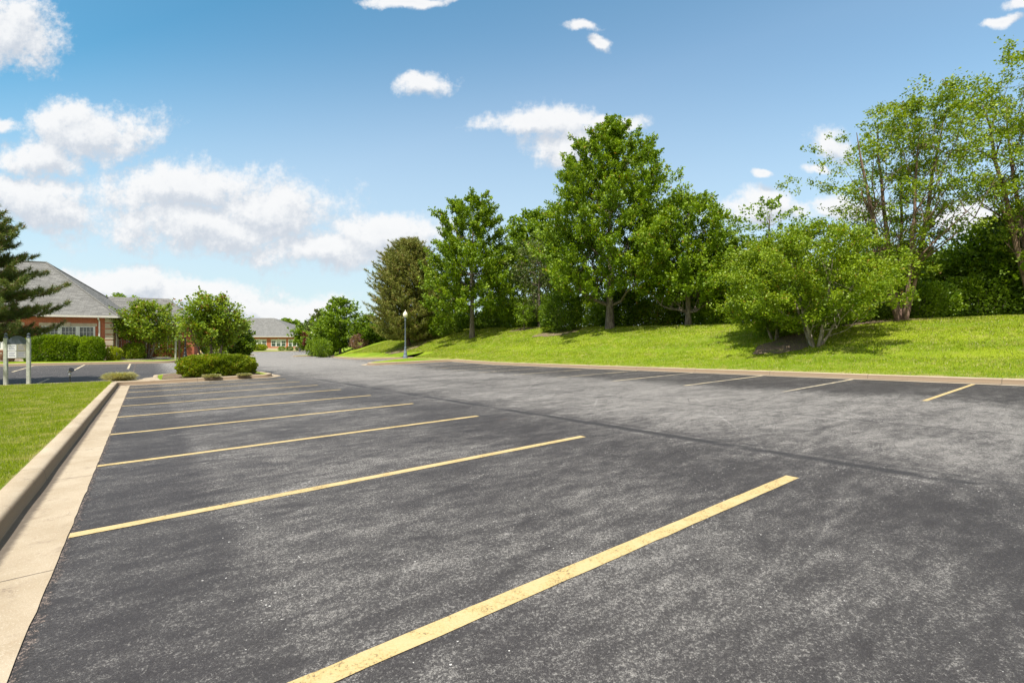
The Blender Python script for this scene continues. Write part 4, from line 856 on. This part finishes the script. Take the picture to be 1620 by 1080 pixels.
# --- far office
fz = -.92; faro = empty('brick_office', (-54.9, 125.3, fz), 0, label='far long red brick office with grey hip roof at the end of the drive', cat='office building')
fg = [(-22.3, -18.7), (-16.9, -13.3), (-12.9 + .0, -9.2), (-8.0, -4.1), (-3.5, -.35)]
fw_ = MB(); wall_with_holes(fw_, -30, 0, 0, .3, 0, 3.55, [(a, b_, 1.0, 2.75) for a, b_ in fg]); fw_.box(-.3, 0, .3, 19.5, 0, 3.55); fw_.box(-30, -29.7, .3, 19.5, 0, 3.55); fw_.box(-29.7, -.3, 19.2, 19.5, 0, 3.55); fw_.build('wall', M['brick'], faro, uv=True)
fs_ = MB(); fs_.box(-30, .05, -.06, 0, -.1, .62); fs_.box(0, .06, 0.05, 19.5, -.1, .62); fs_.build('stone_base', M['stone'], faro)
for (a, b_) in fg:
    w = (b_ - a) / 3
    for k in range(3): window(faro, a + w * (k + .5), 1.0, 2.75, w - .08, .02, cols=2, rows=1, blinds=.2 if k != 1 else .4)
    for (m0, m1) in ((a + w - .06, a + w + .06), (a + 2 * w - .06, a + 2 * w + .06), (a, a + .045), (b_ - .045, b_)):
        mu = MB(); mu.box(m0, m1, -.03, .08, 1.0, 2.75); mu.build('mullion', M['white'], faro)
    li = MB(); li.box(a - .1, b_ + .1, -.04, 0, 2.753, 2.95); lo = li.build('lintel', M['stone'], faro)
    li = MB(); li.box((a + b_) / 2 - .18, (a + b_) / 2 + .18, -.06, -.0402, 2.74, 3.1); li.build('keystone', M['stone'], lo)
for k in range(6): q = MB(); q.box(-.34, .03, -.04, 0, .7 + .45 * k, .7 + .45 * k + .38); q.build('quoin', M['stone'], faro)
fr = MB(); hip_roof(fr, -30.6, .6, -.6, 19.9, 3.62, 8.9, 12.2, 12.6); fr.build('roof', M['shingle'], faro, uv=True)
fgt = MB(); fgt.box(-30.65, .65, -.68, -.6, 3.46, 3.63); fgt.box(.6, .68, -.6, 19.9, 3.46, 3.63); fgt.box(-30.6, .6, -.595, 0, 3.5, 3.56); fgt.build('gutter', M['gutter'], faro)
fw2 = MB(); fw2.box(.02, 3.0, 9.6, 9.9, 0, 3.5); fw2.box(2.7, 3.0, 9.9, 17, 0, 3.5); fw2.build('wing_wall', M['brick'], faro, uv=True)
fr2 = MB(); v = [(-6, 9.0, 3.6), (3.5, 9.0, 3.6), (3.5, 17.4, 3.6), (-6, 17.4, 3.6), (-6, 13.2, 6.0), (1.6, 13.2, 6.0)]; fr2.add(v, [(0, 1, 5, 4), (1, 2, 5), (2, 3, 4, 5)]); fr2.build('wing_roof', M['shingle'], faro, uv=True)

# ------------------------------------------------------------------ street lamps
def street_lamp(label, x, y, metal, k=1.0):
    z0 = gz(x, y); root = empty('street_lamp', (x, y, z0), label=label, cat='street lamp', group='acorn globe street lamps along the drive')
    bs = MB(); bs.lathe([(.20 * k, -.1), (.20 * k, .10), (.185 * k, .13), (.185 * k, .20), (.15 * k, .24), (.135 * k, .42), (.145 * k, .46), (.105 * k, .52), (.09 * k, .85), (.10 * k, .90), (.07 * k, .94)], 16); bs.build('base', M[metal], root)
    pl = MB(); pl.lathe([(.064 * k, .92), (.05 * k, 3.15), (.065 * k, 3.18), (.065 * k, 3.22), (.05 * k, 3.26), (.085 * k, 3.36), (.125 * k, 3.42), (.125 * k, 3.45)], 14); pl.build('pole', M[metal], root)
    gl = MB(); gl.lathe([(.11 * k, 3.453), (.17 * k, 3.52), (.20 * k, 3.62), (.195 * k, 3.72), (.155 * k, 3.82), (.10 * k, 3.89)], 18); gl.build('globe', M['frost'], root)
    fn = MB(); fn.lathe([(.105 * k, 3.892), (.09 * k, 3.92), (.045 * k, 3.95), (.03 * k, 3.98), (.045 * k, 4.01), (.012 * k, 4.08)], 10); fn.build('finial', M['frost' if metal == 'bluegrey' else metal], root)
street_lamp('grey blue street lamp with acorn globe standing on the kerbed grass tip below the bank', -9.0, 40.5, 'bluegrey', 1.0)
street_lamp('black street lamp with acorn globe on the small far grass tip beside the drive', -34.6, 82.8, 'black', 1.15)
street_lamp('small far black street lamp in front of the right end of the far office', -53.0, 119.8, 'black', 1.1)
street_lamp('black street lamp half hidden between the two small ornamental trees', -30.65, 45.0, 'black', 1.0)

# ------------------------------------------------------------------ office directory sign
z0 = gz(-19.5, 19.0); sg = empty('office_sign', (-19.55, 18.95, z0), radians(20), label='small directory sign with arched dark top hung between two square posts on the lawn', cat='sign')
for sx in (-.34, .36):
    p_ = MB(); p_.box(sx - .055, sx + .055, -.055, .055, -.2, 1.80); po = p_.build('post', M['post'], sg, bevel=.008)
    c_ = MB(); c_.lathe([(.03, 1.80), (.065, 1.82), (.06, 1.86), (.03, 1.89), (.055, 1.93), (.05, 1.97), (.01, 2.0)], 10, sx, 0); c_.build('finial', M['arch'], po)
pn = MB(); pn.box(-.285, .305, -.02, .02, 1.0, 1.56); pn.build('panel', M['panel'], sg)
ar = MB(); vs = [(-.285, -.021, 1.563), (.305, -.021, 1.563)]; n_ = 14
for i in range(n_ + 1): a = pi * i / n_; vs.append((.01 + .295 * cos(a), -.021, 1.563 + .33 * sin(a)))
fr_ = [v for v in vs[2:]]; bk = [(x_, .021, z_) for (x_, _, z_) in fr_]; m_ = len(fr_)
ar.add(fr_ + bk, [tuple(range(m_)), tuple(range(2 * m_ - 1, m_ - 1, -1))] + [(i, i + m_, (i + 1) % m_ + m_, (i + 1) % m_) for i in range(m_)]); ar.build('arched_top', M['arch'], sg)
for (a0, a1, c0, c1, mt) in ((-.265, 0, 1.30, 1.545, 'plq_white'), (.02, .285, 1.30, 1.545, 'plq_tan'), (-.265, 0, 1.02, 1.28, 'plq_white'), (.02, .285, 1.02, 1.28, 'panel')):
    k_ = MB(); k_.box(a0, a1, -.034, -.0205, c0, c1); ko = k_.build('plaque', M[mt], sg)
    t_ = MB()
    for r_ in range(3): t_.box(a0 + .03, a1 - .04 - .03 * (r_ % 2), -.0365, -.0342, c1 - .07 - r_ * .06, c1 - .05 - r_ * .06)
    t_.build('lettering_lines', M['ink'], ko)
z0 = gz(-18.2, 19.8); sp = empty('spotlight', (-18.15, 19.7, z0), radians(-20), label='small black and silver ground spotlight on a short stake at the lawn edge', cat='spotlight')
a_ = MB(); a_.tube([(0, 0, -.1), (0, 0, .26)], .022, 8); a_.build('stake', M['black'], sp)
a_ = MB(); a_.lathe([(.03, .25), (.045, .27), (.045, .36), (.03, .38)], 12); a_.build('junction_box', M['silver'], sp)
a_ = MB(); a_.tube([(-.09, 0, .38), (-.05, 0, .41), (.02, 0, .46), (.08, 0, .50)], [.03, .062, .07, .085], 12); a_.build('lamp_head', M['silver'], sp)
a_ = MB(); a_.tube([(.078, 0, .497), (.115, 0, .525)], [.088, .09], 12); a_.build('rim', M['black'], sp)
# two thin sign posts seen behind the left end of the island hedge
z0 = gz(-28.4, 40.6); ps = empty('sign_post', (-28.45, 40.7, z0), radians(-15), label='pair of thin green and brown sign posts under the spreading ornamental tree', cat='sign post')
a_ = MB(); a_.box(-.14, -.04, -.05, .05, -.1, 1.95); a_.build('post', M['post'], ps); a_ = MB(); a_.box(.07, .17, .1, .2, -.1, 1.75); a_.build('post', M['brown'], ps)
a_ = MB(); a_.box(-.155, -.025, -.065, .065, 1.951, 2.03); a_.lathe([(.05, 2.03), (.03, 2.06), (.05, 2.1), (.01, 2.14)], 8, -.09, 0); a_.build('post_cap', M['brown'], ps)
# hydrant
z0 = gz(-27.6, 42.5); hy = empty('fire_hydrant', (-27.55, 42.4, z0), radians(20), label='yellow fire hydrant on the grass verge behind the island hedge', cat='fire hydrant')
a_ = MB(); a_.lathe([(.15, 0), (.15, .04), (.105, .05), (.105, .50), (.13, .51), (.13, .55), (.115, .56), (.10, .64), (.05, .70), (.03, .71), (.03, .76), (.0, .765)], 14); a_.build('barrel', M['hyd'], hy)
for dx in (-1, 1): a_ = MB(); a_.tube([(dx * .09, 0, .42), (dx * .18, 0, .42), (dx * .185, 0, .42), (dx * .21, 0, .42)], [.045, .045, .06, .06], 10); a_.build('side_outlet', M['hyd'], hy)
a_ = MB(); a_.tube([(0, -.09, .36), (0, -.17, .36), (0, -.175, .36), (0, -.2, .36)], [.06, .06, .08, .08], 10); a_.build('front_outlet', M['hyd'], hy)
